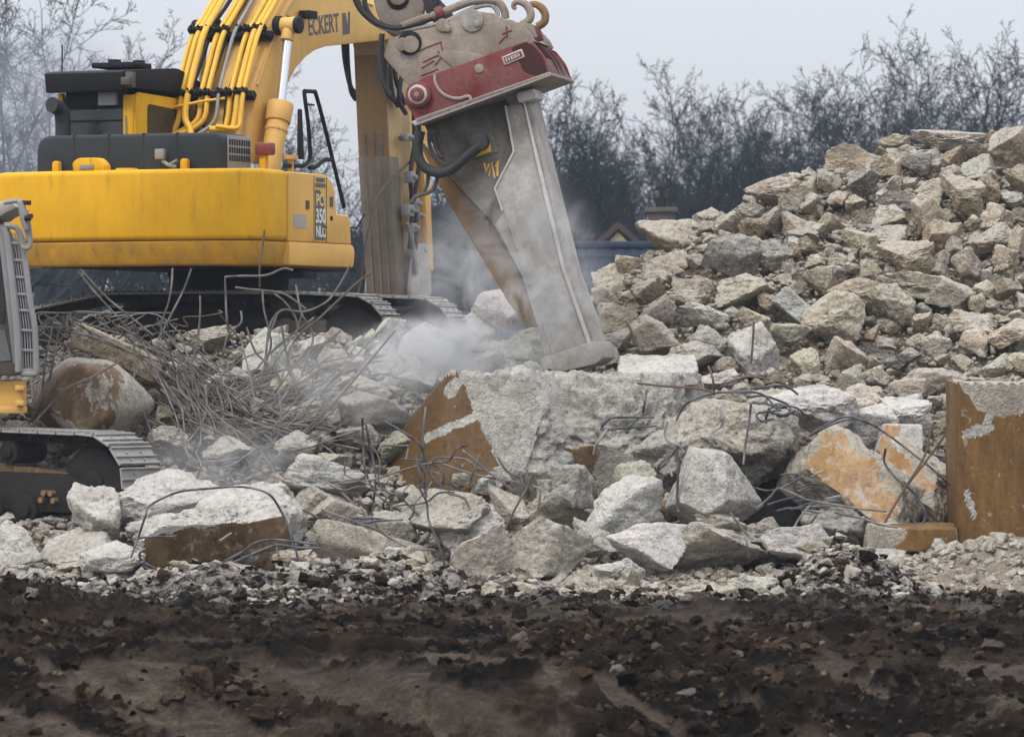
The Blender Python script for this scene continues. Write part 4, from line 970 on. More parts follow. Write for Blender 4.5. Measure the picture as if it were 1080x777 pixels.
# red side plates of the head
sdp = rounded([rinv(a, b, -HW) for a, b in ((428, 108), (430, 98), (438, 89), (449, 82), (500, 64.5), (556, 43.5), (565, 47), (576, 61), (582, 78), (440, 128), (436, 120))], [.12, .12, .1, .02, 0, .03, .03, .05, 0, .02, .05])
for y0 in (-HW - .09, HW + .01):
    pl = MB().prism(sdp, y0, y0 + .08, 'y').build('head_plate', M['red'], rip, .012)
    if y0 < 0:
        MB().prism(rounded([rinv(a, b, -HW) for a, b in ((541, 51), (556, 45), (564, 48.5), (574.5, 62), (579, 76), (566, 81), (553, 76), (550, 66), (543, 60))], [.03, .02, .02, .02, .02, .04, .06, .05, .04]), y0 - .004, y0 + .02, 'y').build('sooty_corner', M['soot_red'], pl, .003, 1)
    if y0 < 0:
        yy = y0
        soot = [rinv(a, b, -HW) for a, b in ((547, 50), (557, 45.5), (565, 49), (574, 62), (578, 77), (556, 83))]
        c = rinv(443.5, 100.5, -HW)
        MB().cyl((c[0], yy - .06, c[1]), (c[0], yy + .02, c[1]), .155, n=32).build('pivot_boss', M['red'], pl, .02, 3)
        MB().cyl((c[0], yy - .085, c[1]), (c[0], yy - .05, c[1]), .115, n=32).build('pivot_ring', M['white_edge'], pl, .015)
        MB().cyl((c[0], yy - .14, c[1]), (c[0], yy - .04, c[1]), .082, n=28).build('pivot_cap', M['red'], pl, .012)
        MB().cyl((c[0], yy - .145, c[1]), (c[0], yy - .135, c[1]), .030, n=8).build('cap_bolt', M['dusty'], pl)
        MB().tube([(q[0], yy - .004, q[1]) for q in [rinv(a, b, -HW) for a, b in ((460, 79), (461, 88), (466, 97), (475, 103), (486, 104.5), (496, 102), (499, 107), (505, 107))]], .020, 6, 4).build('weld_bead', M['bead'], pl)
        wp = [rinv(a, b, -HW) for a, b in ((436, 129), (582, 77), (583, 80.5), (440, 133.5))]
        MB().prism(wp, yy - .05, yy - .002, 'y').build('lower_edge', M['white_edge'], pl, .008)
        n0 = rinv(543, 61, -HW); nr = rinv(553, 56.8, -HW)
        mn = frame_M((n0[0], yy - .004, n0[1]), (nr[0] - n0[0], 0, nr[1] - n0[1]), (-(nr[1] - n0[1]), 0, nr[0] - n0[0]))
        np_ = MB(); np_.bm = bmesh.new(); np_.box((0, 0, 0), (.26, .105, .03), None); bmesh.ops.transform(np_.bm, matrix=mn, verts=np_.bm.verts)
        plate = np_.build('name_plate', M['white_edge'], pl, .012)
        q_ = MB().box((0, 0, .014), (.225, .075, .006)); 
        bmesh.ops.transform(q_.bm, matrix=mn, verts=q_.bm.verts); q_.build('plate_field', M['red'], plate, .004, 1)
        q_ = MB(); rg = random.Random(5); xk = -.095
        while xk < .095:                                      # raised lettering too worn to be read
            w = rg.choice((.008, .012, .018)); q_.box((xk + w / 2, 0, .019), (w, .045, .006)); xk += w + rg.choice((.010, .016))
        bmesh.ops.transform(q_.bm, matrix=mn, verts=q_.bm.verts); q_.build('worn_lettering', M['white_edge'], plate)
        c = rinv(507, 73, -HW); MB().cyl((c[0], yy - .012, c[1]), (c[0], yy + .01, c[1]), .055, n=20).build('plug', M['dusty'], pl, .008)
# head: middle dividers, bottom plate, inner box
MB().prism([rinv(a, b, -HW) for a, b in ((440, 126), (582, 76.5), (583, 80), (442, 132))], -HW - .14, HW + .14, 'y').build('bottom_plate', M['dusty'], rip, .01)
MB().prism([rinv(a, b, -HW) for a, b in ((452, 96), (540, 60), (556, 64), (560, 78), (455, 118))], -HW + .02, HW - .02, 'y').build('head_box', M['red_dark'], rip, .02)
for yv in (-.05, .25):
    MB().prism(sdp, yv, yv + .05, 'y').build('divider', M['red_dark'], rip, .01)
MB().prism([rinv(a, b, -HW) for a, b in ((572, 60), (581, 76), (582, 78), (578, 79), (569, 62))], -HW, HW + .05, 'y').build('end_plate', M['red_dark'], rip, .006)
# lifting hooks
for (yv, mt, dx) in ((-.42, 'dusty', 0), (-.02, 'rust_plate', 9)):
    hk = [(541, 8), (542, 4), (547, 1.8), (553, 3.5), (558, 8), (560.5, 15), (559, 22), (554, 25), (551, 22)]
    hk2 = [(541 + dx, 8), (544 + dx, 10.5), (546, 8.2)]
    pts = [(544, 10), (541.5, 7), (543.5, 3), (549, 2.4), (555.5, 6), (559.5, 13), (559, 20), (555, 24), (551, 26)]
    q = [rinv(a, b, -.42) for a, b in pts]
    MB().tube([(a + (0.10 if dx else 0), yv, b - (.0 if dx else 0)) for a, b in q], lambda s: .022 + .026 * min(1, s * 2), 12, 5).build('lifting_hook', M[mt], rip)
    c = rinv(556, 30, -.42); MB().prism([rinv(a, b, -.42) for a, b in ((549, 22), (562, 26), (567, 40), (553, 44), (546, 30))], yv - .05, yv + .05, 'y').build('hook_base', M['dusty'] if not dx else M['red'], rip, .02)
# shank: flat side web, thick leading edge, cap at the tip
d0 = -.33
web = [(446, 128), (552, 93), (558, 101), (583, 205), (603, 285), (631, 361), (628, 371), (576, 388), (568, 350), (550, 290), (520, 235), (496, 210), (470, 182), (455, 150)]
wb = MB(); wb.prism([rinv(a, b, d0) for a, b in web], d0, .33, 'y'); sh = wb.build('shank', M['dusty_grey'], rip, .03)
pl1 = [(447, 130), (533, 105), (541, 116), (545, 158), (524, 198), (532, 222), (522, 236), (497, 211), (471, 183), (456, 152)]
MB().prism([rinv(a, b, d0) for a, b in pl1], d0 - .012, d0 + .02, 'y').build('housing_side', M['shank_dark'], sh, .006)
for yv in (d0 - .05,):
    MB().prism([rinv(a, b, d0) for a, b in ((535, 112), (552, 108), (574, 205), (593, 285), (621, 364), (583, 375), (556, 295), (531, 222), (522, 198), (541, 160))], yv, d0 - .0, 'y').build('wear_plate', M['dusty_grey'], sh, .025)
    MB().tube([(q[0], yv - .005, q[1]) for q in [rinv(a, b, d0) for a, b in ((534, 112), (543, 160), (523, 199), (531, 222))]], .016, 6, 0).build('weld_bead', M['white_edge'], sh)
MB().prism([rinv(a, b, d0) for a, b in ((552, 106), (554.5, 108), (578, 203), (597, 283), (624, 360), (621, 364), (593, 283), (573.5, 203))], d0 - .075, d0 - .03, 'y').build('leading_edge', M['white_edge'], sh, .012)
MB().box((*[rinv(558, 102, d0)[0]], d0 + .05, rinv(558, 102, d0)[1]), (.22, .5, .12), Matrix.Rotation(R(-14), 3, 'Y')).build('collar', M['white_edge'], sh, .02)
cpm = [(571, 378.5), (626, 360), (634, 360.5), (638, 377), (630, 383.5), (584, 394.5), (576, 395.5)]
MB().prism([rinv(a, b, d0) for a, b in cpm], d0 - .13, .40, 'y').build('tip_cap', M['dusty_grey'], sh, .014, 2)
MB().cyl((rinv(582, 391, d0)[0], d0 - .15, rinv(582, 391, d0)[1]), (rinv(582, 391, d0)[0], d0 - .10, rinv(582, 391, d0)[1]), .025, n=12).build('cap_pin', M['black'], sh)
# brown rear blade
MB().prism([rinv(a, b, .34) for a, b in ((446, 150), (470, 178), (497, 208), (521, 235), (552, 290), (572, 345), (560, 345), (540, 318), (515, 276), (490, 235), (466, 192))], .06, .38, 'y').build('rear_blade', M['rust_plate'], rip, .02)
# hose fitting
c = rinv(508.5, 150, d0); q = rinv(512, 153, d0)
hm = Matrix.Rotation(R(-17), 3, 'Y')
MB().box((q[0] - .02, d0 - .02, q[1] - .0), (.30, .03, .27), hm).build('flange_plate', M['shank_dark'], sh, .006)
MB().prism([rinv(a, b, d0) for a, b in ((502, 166), (519, 160), (517, 147), (510, 158))], d0 - .055, d0 - .03, 'y').build('yellow_plate', M['pipe_yellow'], sh, .004)
MB().cyl((c[0], d0 - .22, c[1]), (c[0], d0 - .01, c[1]), .115, .10, n=24).build('fitting', M['rubber'], sh, .03)
pts = [(443, 138), (440, 152), (441, 166), (447, 176), (456, 181), (466, 182), (476, 178), (486, 170), (497, 160), (507, 152)]
MB().tube([(rinv(a, b, d0 - .2)[0], d0 - .17, rinv(a, b, d0 - .2)[1]) for a, b in pts], .060, 14, 4).build('pressure_hose', M['rubber'], sh)
for pp in ([(452, 140), (454, 156), (462, 168), (470, 174)], [(458, 142), (459, 155), (466, 166)], [(452, 182), (450, 196), (444, 205), (438, 208), (434, 214)], [(462, 184), (458, 198), (450, 204), (444, 205)]):
    MB().tube([(rinv(a, b, d0 - .05)[0], d0 - .05, rinv(a, b, d0 - .05)[1]) for a, b in pp], .024, 8, 4).build('hydraulic_hose', M['steel_mud'], sh)
# yellow chalk scrawl on the housing
for pp in ([(504, 178), (507, 172), (510, 178)], [(511, 172), (513, 182), (516, 173)], [(516, 186), (519, 172), (522, 188)], [(523, 176), (525, 170), (525, 186)]):
    MB().tube([(q_[0], d0 - .013, q_[1]) for q_ in [rinv(a, b, d0) for a, b in pp]], .013, 5, 0).build('paint_mark', M['rust_plate'] if pp[0][0] == 504 else M['pipe_yellow'], sh)

# ------------------------------------------------------------------ broken concrete
def ico(level):
    bm = bmesh.new(); bmesh.ops.create_icosphere(bm, subdivisions=level, radius=1.0)
    v = np.array([x.co[:] for x in bm.verts]); f = np.array([[x.index for x in q.verts] for q in bm.faces]); bm.free()
    return v / np.linalg.norm(v, axis=1, keepdims=True), f
ICO = {l: ico(l) for l in (2, 3, 4, 5, 6)}

def box_planes(rng, dims, cuts, jit=0.16, lo=.60, hi=.86):
    N_, H_ = [], []
    for k in range(3):
        for s in (-1, 1):
            n = np.zeros(3); n[k] = s; n = n + rng.normal(0, jit, 3); n /= np.linalg.norm(n); N_.append(n); H_.append(dims[k] * rng.uniform(.78, 1.0))
    for c in range(cuts):
        n = rng.normal(0, 1, 3); n /= np.linalg.norm(n)
        N_.append(n); H_.append(np.sum(np.abs(n) * dims) * rng.uniform(lo, hi))
    return np.array(N_), np.array(H_)

def chunk(level, dims, N_, H_, seed, amp=.05, p=26, smooth_planes=()):
    """stone cut by planes: rounded edges, chipped and pitted faces; returns verts, faces, plane index of each face"""
    U, Fc = ICO[level]; V = U * np.asarray(dims)
    q = np.maximum(V @ N_.T, 1e-9) / H_
    t_ = np.sum(q ** p, axis=1) ** (-1.0 / p); pos = V * t_[:, None]
    dom = np.argmax(q, axis=1); s = float(np.mean(dims))
    r = pos / np.linalg.norm(pos, axis=1, keepdims=True)
    a = fbm(pos / s * 1.6 + seed * 7.7, 5, .55)
    b = -np.abs(fbm(pos / s * 3.4 + seed * 3.1 + 40, 4, .6))
    w = np.ones(len(pos))
    for k in smooth_planes: w[dom == k] = 0.12
    pos = pos + r * ((a * amp + b * amp * .9) * s * w)[:, None]
    fd = dom[Fc]; fm = np.where(fd[:, 0] == fd[:, 1], fd[:, 0], fd[:, 2])
    return pos, Fc, fm

ROCKS = []
NR = 34
for k in range(NR):
    rng = np.random.default_rng(500 + k)
    dims = np.array([1.0, rng.uniform(.6, 1), rng.uniform(.45, .95)])
    N_, H_ = box_planes(rng, dims, rng.integers(4, 10), .30, .50, .80)
    V, Fc, fm = chunk(5, dims, N_, H_, k, rng.uniform(.07, .13), rng.choice([20, 30, 46]))
    e = rng.normal(0, .5, 2); rz = rng.uniform(0, 6.28)
    Mx = np.array(Matrix.Rotation(e[0], 3, 'X') @ Matrix.Rotation(e[1], 3, 'Y') @ Matrix.Rotation(rz, 3, 'Z'))
    V = V @ Mx.T; mn, mx = V.min(0), V.max(0); V = (V - (mn + mx) / 2) / ((mx - mn) / 2)
    ROCKS.append(np_mesh('concrete_chunk', V, Fc, M['rock']))
for m in ROCKS: m.set_sharp_from_angle(angle=R(48))

TONE = {'grey': (.385, .348, .285), 'pale': (.56, .535, .485), 'tan': (.44, .37, .275), 'brown': (.34, .265, .18), 'dark': (.19, .172, .148), 'blue': (.30, .28, .24), 'sand': (.49, .43, .335), 'warm': (.42, .37, .295), 'block': (.435, .41, .36)}
ADJ = {'grey': 'grey', 'pale': 'pale', 'tan': 'tan', 'brown': 'brownish', 'dark': 'dark grey', 'blue': 'bluish grey', 'sand': 'sandy', 'warm': 'warm grey'}
rr = random.Random(11)
PLACED = []            # (cx, cy, w, h) of every stone in the picture, for spacing
LMARK = []             # (cx, cy, phrase) of the stones others are described by
def rock(cx, cy, w, h, tone, label=None, mark=None, d=None, k=None, rot=None, group='broken concrete chunks on the heap', push=.12, deep=None):
    dd = d if d is not None else hit(cx, cy + .15 * h)
    if dd is None: dd = 66.0
    s = dd / F; sy = deep if deep is not None else (w + h) * .25 * s * rr.uniform(.9, 1.2)
    o = bpy.data.objects.new('concrete_chunk', ROCKS[k if k is not None else rr.randrange(NR)])
    c = P(cx, cy, dd + (-.35 * sy if d is None else 0)); g_ = 1.08 if d is None else 1.10
    o.location = c; o.scale = (w * s * .53 * g_, sy * 1.1, h * s * .55 * g_)
    o.rotation_euler = (rr.gauss(0, .08), rot if rot is not None else rr.gauss(0, .10), rr.choice((0, math.pi)) + rr.gauss(0, .15))
    b = TONE[tone]; j = rr.uniform(.85, 1.14); o.color = (*(min(1, v * j * rr.uniform(.97, 1.03)) for v in b), 1)
    link(o); o['category'] = 'concrete chunk'; o['group'] = group
    o['_t'] = tone; o['_p'] = (cx, cy, w, h)
    if label: o['label'] = label
    if mark: LMARK.append((cx, cy, mark))
    PLACED.append((cx, cy, w, h)); return o

HEAP = [  # right heap: picture x, y, width, height, tone, label, short name
 (1001, 151, 68, 28, 'grey', 'large grey flat rock lying on the crest of the heap', 'the flat crest rock'),
 (897, 172, 48, 36, 'tan', 'big tan angular rock at the upper left of the crest', 'the upper left crest rock'),
 (936, 175, 32, 26, 'tan', None, None), (964, 174, 36, 22, 'blue', 'tilted bluish slab just below the flat crest rock', None),
 (944, 149, 32, 14, 'tan', None, None), (1007, 167, 24, 22, 'brown', None, None), (1028, 165, 30, 16, 'tan', None, None),
 (1069, 160, 50, 46, 'tan', 'large tan flat faced boulder at the top right corner of the heap', 'the top right boulder'),
 (1031, 178, 36, 28, 'grey', 'rock with a smooth dark grey face below the crest', None), (1052, 147, 26, 16, 'brown', None, None),
 (1015, 207, 40, 38, 'tan', 'squat tan boulder in the middle of the upper right heap', 'the squat tan boulder'),
 (1040, 200, 28, 28, 'brown', None, None), (1075, 190, 30, 28, 'tan', None, None),
 (981, 230, 46, 44, 'tan', 'large tan boulder leaning left under the squat tan one', 'the leaning tan boulder'),
 (939, 231, 42, 28, 'sand', None, None), (946, 212, 42, 20, 'blue', 'long bluish grey slab above the faceted grey rock', None),
 (940, 248, 38, 27, 'grey', 'faceted grey rock with two flat faces in the upper heap', 'the faceted grey rock'),
 (878, 240, 30, 28, 'tan', 'rounded tan rock on the upper left flank of the heap', 'the rounded tan rock'),
 (994, 252, 38, 34, 'brown', None, None), (957, 273, 50, 36, 'tan', 'long tan rock lying aslant on the heap', 'the aslant tan rock'),
 (1043, 252, 50, 28, 'warm', 'broad grey tan block near the right edge of the upper heap', 'the broad grey block'),
 (1051, 229, 32, 27, 'tan', None, None), (1020, 279, 28, 34, 'grey', 'grey rectangular block standing on end', 'the block standing on end'),
 (1073, 253, 20, 28, 'tan', None, None), (1060, 272, 26, 26, 'tan', None, None), (911, 195, 32, 28, 'dark', 'dark faced rock below the upper left crest rock', None),
 (979, 204, 28, 26, 'sand', None, None), (909, 253, 36, 26, 'sand', None, None), (859, 245, 22, 20, 'grey', None, None), (902, 214, 20, 15, 'tan', None, None),
 (874, 192, 28, 22, 'warm', None, None), (990, 277, 22, 24, 'grey', None, None), (1006, 262, 18, 22, 'grey', None, None),
 (719, 250, 90, 34, 'tan', 'long flat tan slab jutting out over the left shoulder of the heap', 'the long flat slab'),
 (816, 203, 56, 28, 'tan', 'wide tan boulder on the left shoulder, highest of that side', 'the shoulder boulder'),
 (818, 232, 32, 26, 'grey', None, None), (769, 238, 30, 28, 'grey', 'knobbly grey lump right of the long flat slab', None), (840, 236, 32, 27, 'tan', None, None),
 (814, 271, 42, 32, 'dark', 'rock with dark grey front face below the left shoulder', 'the dark faced rock'),
 (772, 272, 58, 46, 'dark', 'dark boulder with a rusty stain under the long flat slab', 'the dark stained boulder'),
 (702, 279, 46, 32, 'tan', 'tan rock wedged under the long flat slab', 'the wedged rock'),
 (665, 282, 30, 22, 'tan', None, None), (836, 266, 18, 15, 'brown', None, None), (849, 258, 22, 20, 'tan', None, None), (793, 223, 26, 18, 'grey', None, None),
 (833, 214, 22, 16, 'grey', None, None), (851, 199, 20, 20, 'tan', None, None), (749, 228, 26, 16, 'grey', None, None), (740, 300, 30, 18, 'warm', None, None),
 (646, 294, 36, 26, 'tan', 'tan rock at the left foot of the heap beside the shank', 'the left foot rock'), (684, 307, 34, 26, 'tan', None, None),
 (653, 335, 52, 27, 'tan', 'broad tan rock just right of the shank', 'the broad rock by the shank'), (641, 315, 28, 26, 'tan', None, None),
 (693, 333, 38, 34, 'warm', None, None), (783, 307, 68, 32, 'sand', 'wide slab with a smooth bluish top in the middle of the heap', 'the smooth topped slab'),
 (724, 304, 28, 22, 'warm', None, None), (726, 320, 52, 24, 'sand', None, None), (742, 333, 50, 22, 'pale', 'long pale lump left of the pale upright boulder', None),
 (837, 326, 44, 38, 'pale', 'whitish angular boulder near the middle of the heap', 'the whitish boulder'), (796, 338, 38, 24, 'sand', None, None),
 (744, 363, 42, 34, 'grey', 'grey pyramid shaped rock left of the pale upright boulder', 'the pyramid rock'),
 (795, 369, 52, 52, 'pale', 'big pale upright boulder with a rod in front of its face', 'the pale upright boulder'),
 (694, 356, 46, 44, 'sand', 'pale angular boulder with a pointed top above the split block', 'the pointed boulder'),
 (728, 378, 62, 30, 'grey', None, None), (835, 354, 40, 24, 'warm', None, None), (848, 382, 30, 28, 'sand', None, None),
 (757, 401, 40, 18, 'pale', None, None), (650, 356, 36, 25, 'grey', None, None), (672, 383, 38, 20, 'sand', None, None), (812, 320, 26, 20, 'tan', None, None),
 (878, 337, 62, 50, 'sand', 'largest pale boulder in the middle of the heap with a flat sandy face', 'the largest pale boulder'),
 (892, 377, 40, 40, 'sand', None, None), (893, 404, 34, 42, 'grey', 'upright grey rock above the big ochre slab', 'the upright grey rock'), (900, 311, 52, 32, 'brown', 'brownish dark rock above the largest pale boulder', None),
 (940, 321, 46, 40, 'sand', 'sandy boulder with a slanting face right of the largest pale one', 'the slanting sandy boulder'),
 (966, 300, 76, 27, 'sand', 'wide flat sandy slab across the right heap', 'the wide sandy slab'), (1001, 308, 50, 30, 'grey', None, None), (863, 297, 30, 28, 'tan', None, None),
 (1024, 341, 46, 26, 'warm', 'flat topped rock left of the square edged block', None), (1064, 354, 50, 30, 'tan', 'square edged tan block at the right edge of the photo', 'the square edged block'), (1028, 361, 30, 26, 'tan', None, None),
 (987, 364, 30, 26, 'grey', 'grey wedge shaped rock among the gravel of the right heap', 'the grey wedge'), (953, 380, 36, 22, 'dark', None, None), (988, 402, 68, 34, 'warm', 'broad warm grey rock left of the brown coated block top', 'the broad rock by the brown block'),
 (1051, 386, 34, 24, 'warm', None, None), (924, 398, 28, 20, 'warm', None, None), (957, 414, 36, 28, 'sand', None, None), (1015, 383, 22, 16, 'tan', None, None),
 (1072, 382, 24, 20, 'tan', None, None), (973, 338, 22, 14, 'tan', None, None), (1062, 305, 30, 20, 'tan', None, None), (1040, 305, 24, 18, 'sand', None, None),
 # middle and left
 (527, 327, 54, 38, 'pale', 'pale dusty boulder behind the shank tip', 'the dusty boulder behind the tip'), (494, 350, 46, 40, 'pale', 'dusty boulder left of the one behind the shank tip', None),
 (557, 362, 60, 36, 'grey', 'grey dusty lump just left of the shank tip cap', None), (450, 360, 54, 34, 'pale', 'pale lump inside the dust cloud', 'the lump inside the dust cloud'),
 (412, 350, 32, 26, 'pale', None, None), (363, 346, 34, 22, 'sand', 'sandy rock in front of the yellow excavator idler', 'the rock by the idler'), (337, 344, 38, 30, 'warm', None, None), (330, 368, 32, 22, 'pale', None, None),
 (352, 380, 30, 24, 'sand', None, None), (400, 437, 92, 40, 'grey', 'wide grey rock left of the brown coated face of the split block', 'the wide grey rock'), (380, 410, 40, 24, 'grey', None, None),
 (282, 373, 50, 46, 'pale', 'pale angular boulder among the rods below the near track of the yellow excavator', 'the pale boulder among the rods'), (224, 360, 44, 28, 'grey', 'grey pointed rock under the middle of the yellow excavator', 'the pointed grey rock'),
 (304, 410, 44, 36, 'tan', 'tan block among the rods', None), (250, 400, 28, 22, 'grey', None, None), (312, 470, 44, 28, 'grey', None, None), (346, 446, 32, 26, 'sand', None, None),
 (381, 462, 44, 26, 'grey', None, None), (330, 432, 34, 24, 'sand', None, None), (360, 410, 30, 22, 'sand', None, None), (410, 385, 36, 22, 'pale', None, None), (440, 400, 40, 24, 'pale', None, None),
 (465, 330, 34, 24, 'pale', None, None), (592, 330, 40, 34, 'grey', None, None), (606, 372, 40, 30, 'grey', None, None), (480, 385, 40, 22, 'pale', None, None), (110, 365, 60, 22, 'brown', None, None),
 (170, 395, 40, 28, 'warm', None, None), (205, 385, 30, 20, 'grey', None, None), (180, 470, 46, 38, 'grey', 'grey rock behind the near track front', None), (240, 478, 50, 30, 'grey', None, None), (345, 490, 40, 24, 'grey', None, None),
 (20, 455, 40, 24, 'grey', None, None), (300, 478, 30, 20, 'warm', None, None), (420, 470, 36, 28, 'grey', None, None)]
FRONT = [  # front row: explicit depth last
 (99, 541, 54, 50, 'pale', 'pale pyramid shaped boulder in front of the near track', 'the boulder by the near track', 54.6),
 (176, 531, 110, 62, 'pale', 'large whitish boulder right of the near track front', 'the large whitish boulder', 55.0),
 (168, 556, 64, 26, 'pale', 'low pale rock below the large whitish boulder', None, 54.4),
 (70, 572, 46, 30, 'pale', None, None, 54.5), (85, 583, 78, 38, 'grey', 'grey ribbed rock at the lower left front', 'the ribbed front rock', 54.1), (18, 574, 48, 44, 'pale', 'whitish rock at the left edge below the near track', None, 54.2),
 (118, 588, 66, 30, 'pale', None, None, 53.9), (265, 530, 96, 30, 'pale', None, None, 55.4), (340, 505, 84, 44, 'pale', 'whitish grey rock with a brown tip left of the rod bundle', 'the brown tipped rock', 55.9),
 (338, 530, 60, 34, 'grey', None, None, 55.6), (300, 517, 40, 30, 'grey', None, None, 56.1), (350, 551, 54, 44, 'warm', None, None, 54.9), (395, 580, 116, 40, 'warm', 'flat layered pale rock below the rod bundle', 'the layered flat rock', 54.5),
 (255, 606, 56, 24, 'tan', 'small tan rock below the rust faced slab', 'the small tan rock', 53.5), (310, 597, 46, 30, 'tan', None, None, 53.7), (385, 600, 40, 20, 'brown', None, None, 53.9), (418, 560, 40, 34, 'grey', None, None, 55.0),
 (468, 541, 86, 50, 'grey', 'dark grey rough rock with pale top in front of the brown coated face', 'the rough dark rock', 54.9), (496, 561, 66, 52, 'pale', 'pale smooth rock right behind the wedge shaped one', None, 54.9),
 (514, 584, 68, 56, 'grey', 'wedge shaped grey rock at the front centre', 'the front wedge rock', 54.2), (577, 578, 86, 58, 'grey', 'grey rock with an earthy brown patch on its right side', 'the brown patched rock', 54.2),
 (537, 531, 34, 42, 'grey', None, None, 55.2), (527, 506, 22, 24, 'blue', 'small bluish rock at the foot of the split block', None, 55.5), (511, 512, 28, 18, 'pale', None, None, 55.5), (488, 507, 22, 16, 'tan', None, None, 55.5),
 (590, 541, 72, 30, 'warm', 'flat block between the front wedge and the pale rock with brown end', None, 55.2), (658, 537, 80, 60, 'pale', 'whitish block with a brown right end below the split block', 'the brown ended block', 54.9),
 (628, 566, 40, 36, 'grey', None, None, 54.5), (682, 576, 78, 46, 'pale', 'whitish boulder left of the long rough grey rock', 'the front whitish boulder', 54.2), (660, 606, 36, 30, 'pale', None, None, 53.8), (643, 602, 30, 18, 'pale', None, None, 53.7),
 (755, 578, 98, 46, 'grey', 'long rough grey rock under the poised pale boulder', 'the long rough rock', 54.3), (760, 552, 50, 22, 'warm', None, None, 54.7),
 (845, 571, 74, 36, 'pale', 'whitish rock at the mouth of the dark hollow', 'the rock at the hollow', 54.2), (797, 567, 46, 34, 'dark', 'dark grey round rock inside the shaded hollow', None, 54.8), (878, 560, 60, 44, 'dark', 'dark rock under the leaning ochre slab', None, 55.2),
 (803, 618, 34, 20, 'pale', 'small white stone lying on the dark soil', None, 53.0), (668, 506, 46, 36, 'warm', 'square grey block leaning on the split block', 'the square grey block', 55.5), (715, 535, 30, 30, 'brown', None, None, 55.3),
 (855, 431, 84, 44, 'pale', 'whitish block behind the dark rock and the cables', 'the whitish block by the cables', 57.2), (926, 443, 90, 44, 'pale', 'white powdered block above the two ochre slabs', 'the white powdered block', 57.4), (905, 425, 40, 34, 'sand', None, None, 57.8),
 (815, 425, 50, 30, 'grey', None, None, 57.5), (955, 436, 50, 30, 'pale', None, None, 57.3), (700, 497, 30, 30, 'dark', None, None, 55.7), (913, 597, 30, 16, 'pale', None, None, 53.9), (930, 588, 40, 18, 'pale', None, None, 54.0),
 (908, 606, 20, 20, 'grey', 'small grey stone stuck in the dark soil mound', None, 52.4), (938, 618, 18, 14, 'pale', None, None, 52.5), (220, 545, 40, 24, 'pale', None, None, 55.0), (995, 540, 30, 30, 'grey', None, None, 55.9)]
for r_ in HEAP: rock(*r_)
for r_ in FRONT: rock(*r_[:7], d=r_[7])

# the blocks that carry the scene: cut by chosen planes, coated on the old outer faces
def hero(cx, cy, d, dims, planes, label, cat='concrete block', seed=1, amp=.05, p=30, coats={}, tone='warm', rot=(0, 0, 0), name='concrete_block', mark=None, level=6, mats=('hero',), cut=None, scars=()):
    N_ = np.array([v[:3] for v in planes], float); N_ /= np.linalg.norm(N_, axis=1, keepdims=True); H_ = np.array([v[3] for v in planes], float)
    V, Fc, fm = chunk(level, np.array(dims), N_, H_, seed, amp, p, tuple(coats))
    mi = np.zeros(len(fm), int)
    for pl_, k in coats.items():
        q = (V[Fc].mean(1)); e = fbm(q * 2.2 + seed, 5, .6)
        on = fm == pl_
        if cut and k == 1: on &= cut(q, e)
        mi[on] = k
    qc = V[Fc].mean(1); ez = fbm(qc * 7 + seed, 4, .6)
    for (sx_, sz_, ra, rb, an) in scars:                   # places where the coat has been scraped off
        ca, sa = math.cos(an), math.sin(an); du, dv_ = (qc[:, 0] - sx_) * ca + (qc[:, 2] - sz_) * sa, -(qc[:, 0] - sx_) * sa + (qc[:, 2] - sz_) * ca
        mi[((du / ra) ** 2 + (dv_ / rb) ** 2 + .55 * ez < 1) & (mi == 1)] = 2
    m = np_mesh(name, V, Fc, [M[x] for x in mats], True, mi); m.set_sharp_from_angle(angle=R(50))
    o = bpy.data.objects.new(name, m); o.location = P(cx, cy, d); o.rotation_euler = rot
    b = TONE[tone]; o.color = (*b, 1); link(o); tag(o, label, cat)
    if mark: LMARK.append((cx, cy, mark))
    return o
u = 57.0 / F
# main block: brown coated left flank, rough broken face towards the camera
PLACED += [(520, 460, 190, 120), (660, 460, 150, 120), (775, 465, 120, 90), (1060, 490, 110, 170), (900, 515, 110, 120), (968, 508, 70, 80), (225, 562, 160, 60), (90, 422, 90, 84), (963, 567, 80, 26)]
main = hero(520, 468, 56.9, (1.25, .8, .95), [(-.90, -.42, .34, .70), (-.45, -.80, .32, .60), (.10, -.90, .34, .52), (-.05, .1, 1, .80), (.78, -.44, .45, .84), (0, 1, 0, .7), (0, 0, -1, .95), (-.62, -.75, .05, .80), (-.75, .0, .66, .93), (.45, -.85, .22, .66), (.3, -.8, -.5, .78)],
     'big split concrete block with brown coated left flank under the ripper tip', seed=3, amp=.11, p=60, coats={0: 1, 7: 1, 1: 1, 2: 1, 8: 1, 10: 1, 4: 2}, mats=('hero', 'coat', 'white_scar'), tone='block', mark='the split block',
     cut=lambda q, e: (q[:, 0] < -.06 - .40 * q[:, 2] + .045 * e), scars=[(-.52, .18, .42, .055, .42), (-.45, .66, .16, .07, .9)])
frag = hero(662, 462, 57.05, (1.1, .75, .85), [(-1, .1, .0, .95), (.12, -.95, .28, .50), (0, 0, 1, .76), (.9, -.3, .3, .80), (0, 1, 0, .7), (0, 0, -1, .85), (-.25, -.9, -.35, .60), (-.35, -.85, .4, .56), (.55, -.75, .35, .66), (.2, -.6, .78, .80)],
     'broken right half of the split block with a pale fracture line at its left', seed=9, amp=.13, p=55, coats={6: 1}, tone='block', mats=('hero', 'coat_rust'), mark='the right half of the split block',
     cut=lambda q, e: (q[:, 0] < -.35 + .08 * e))
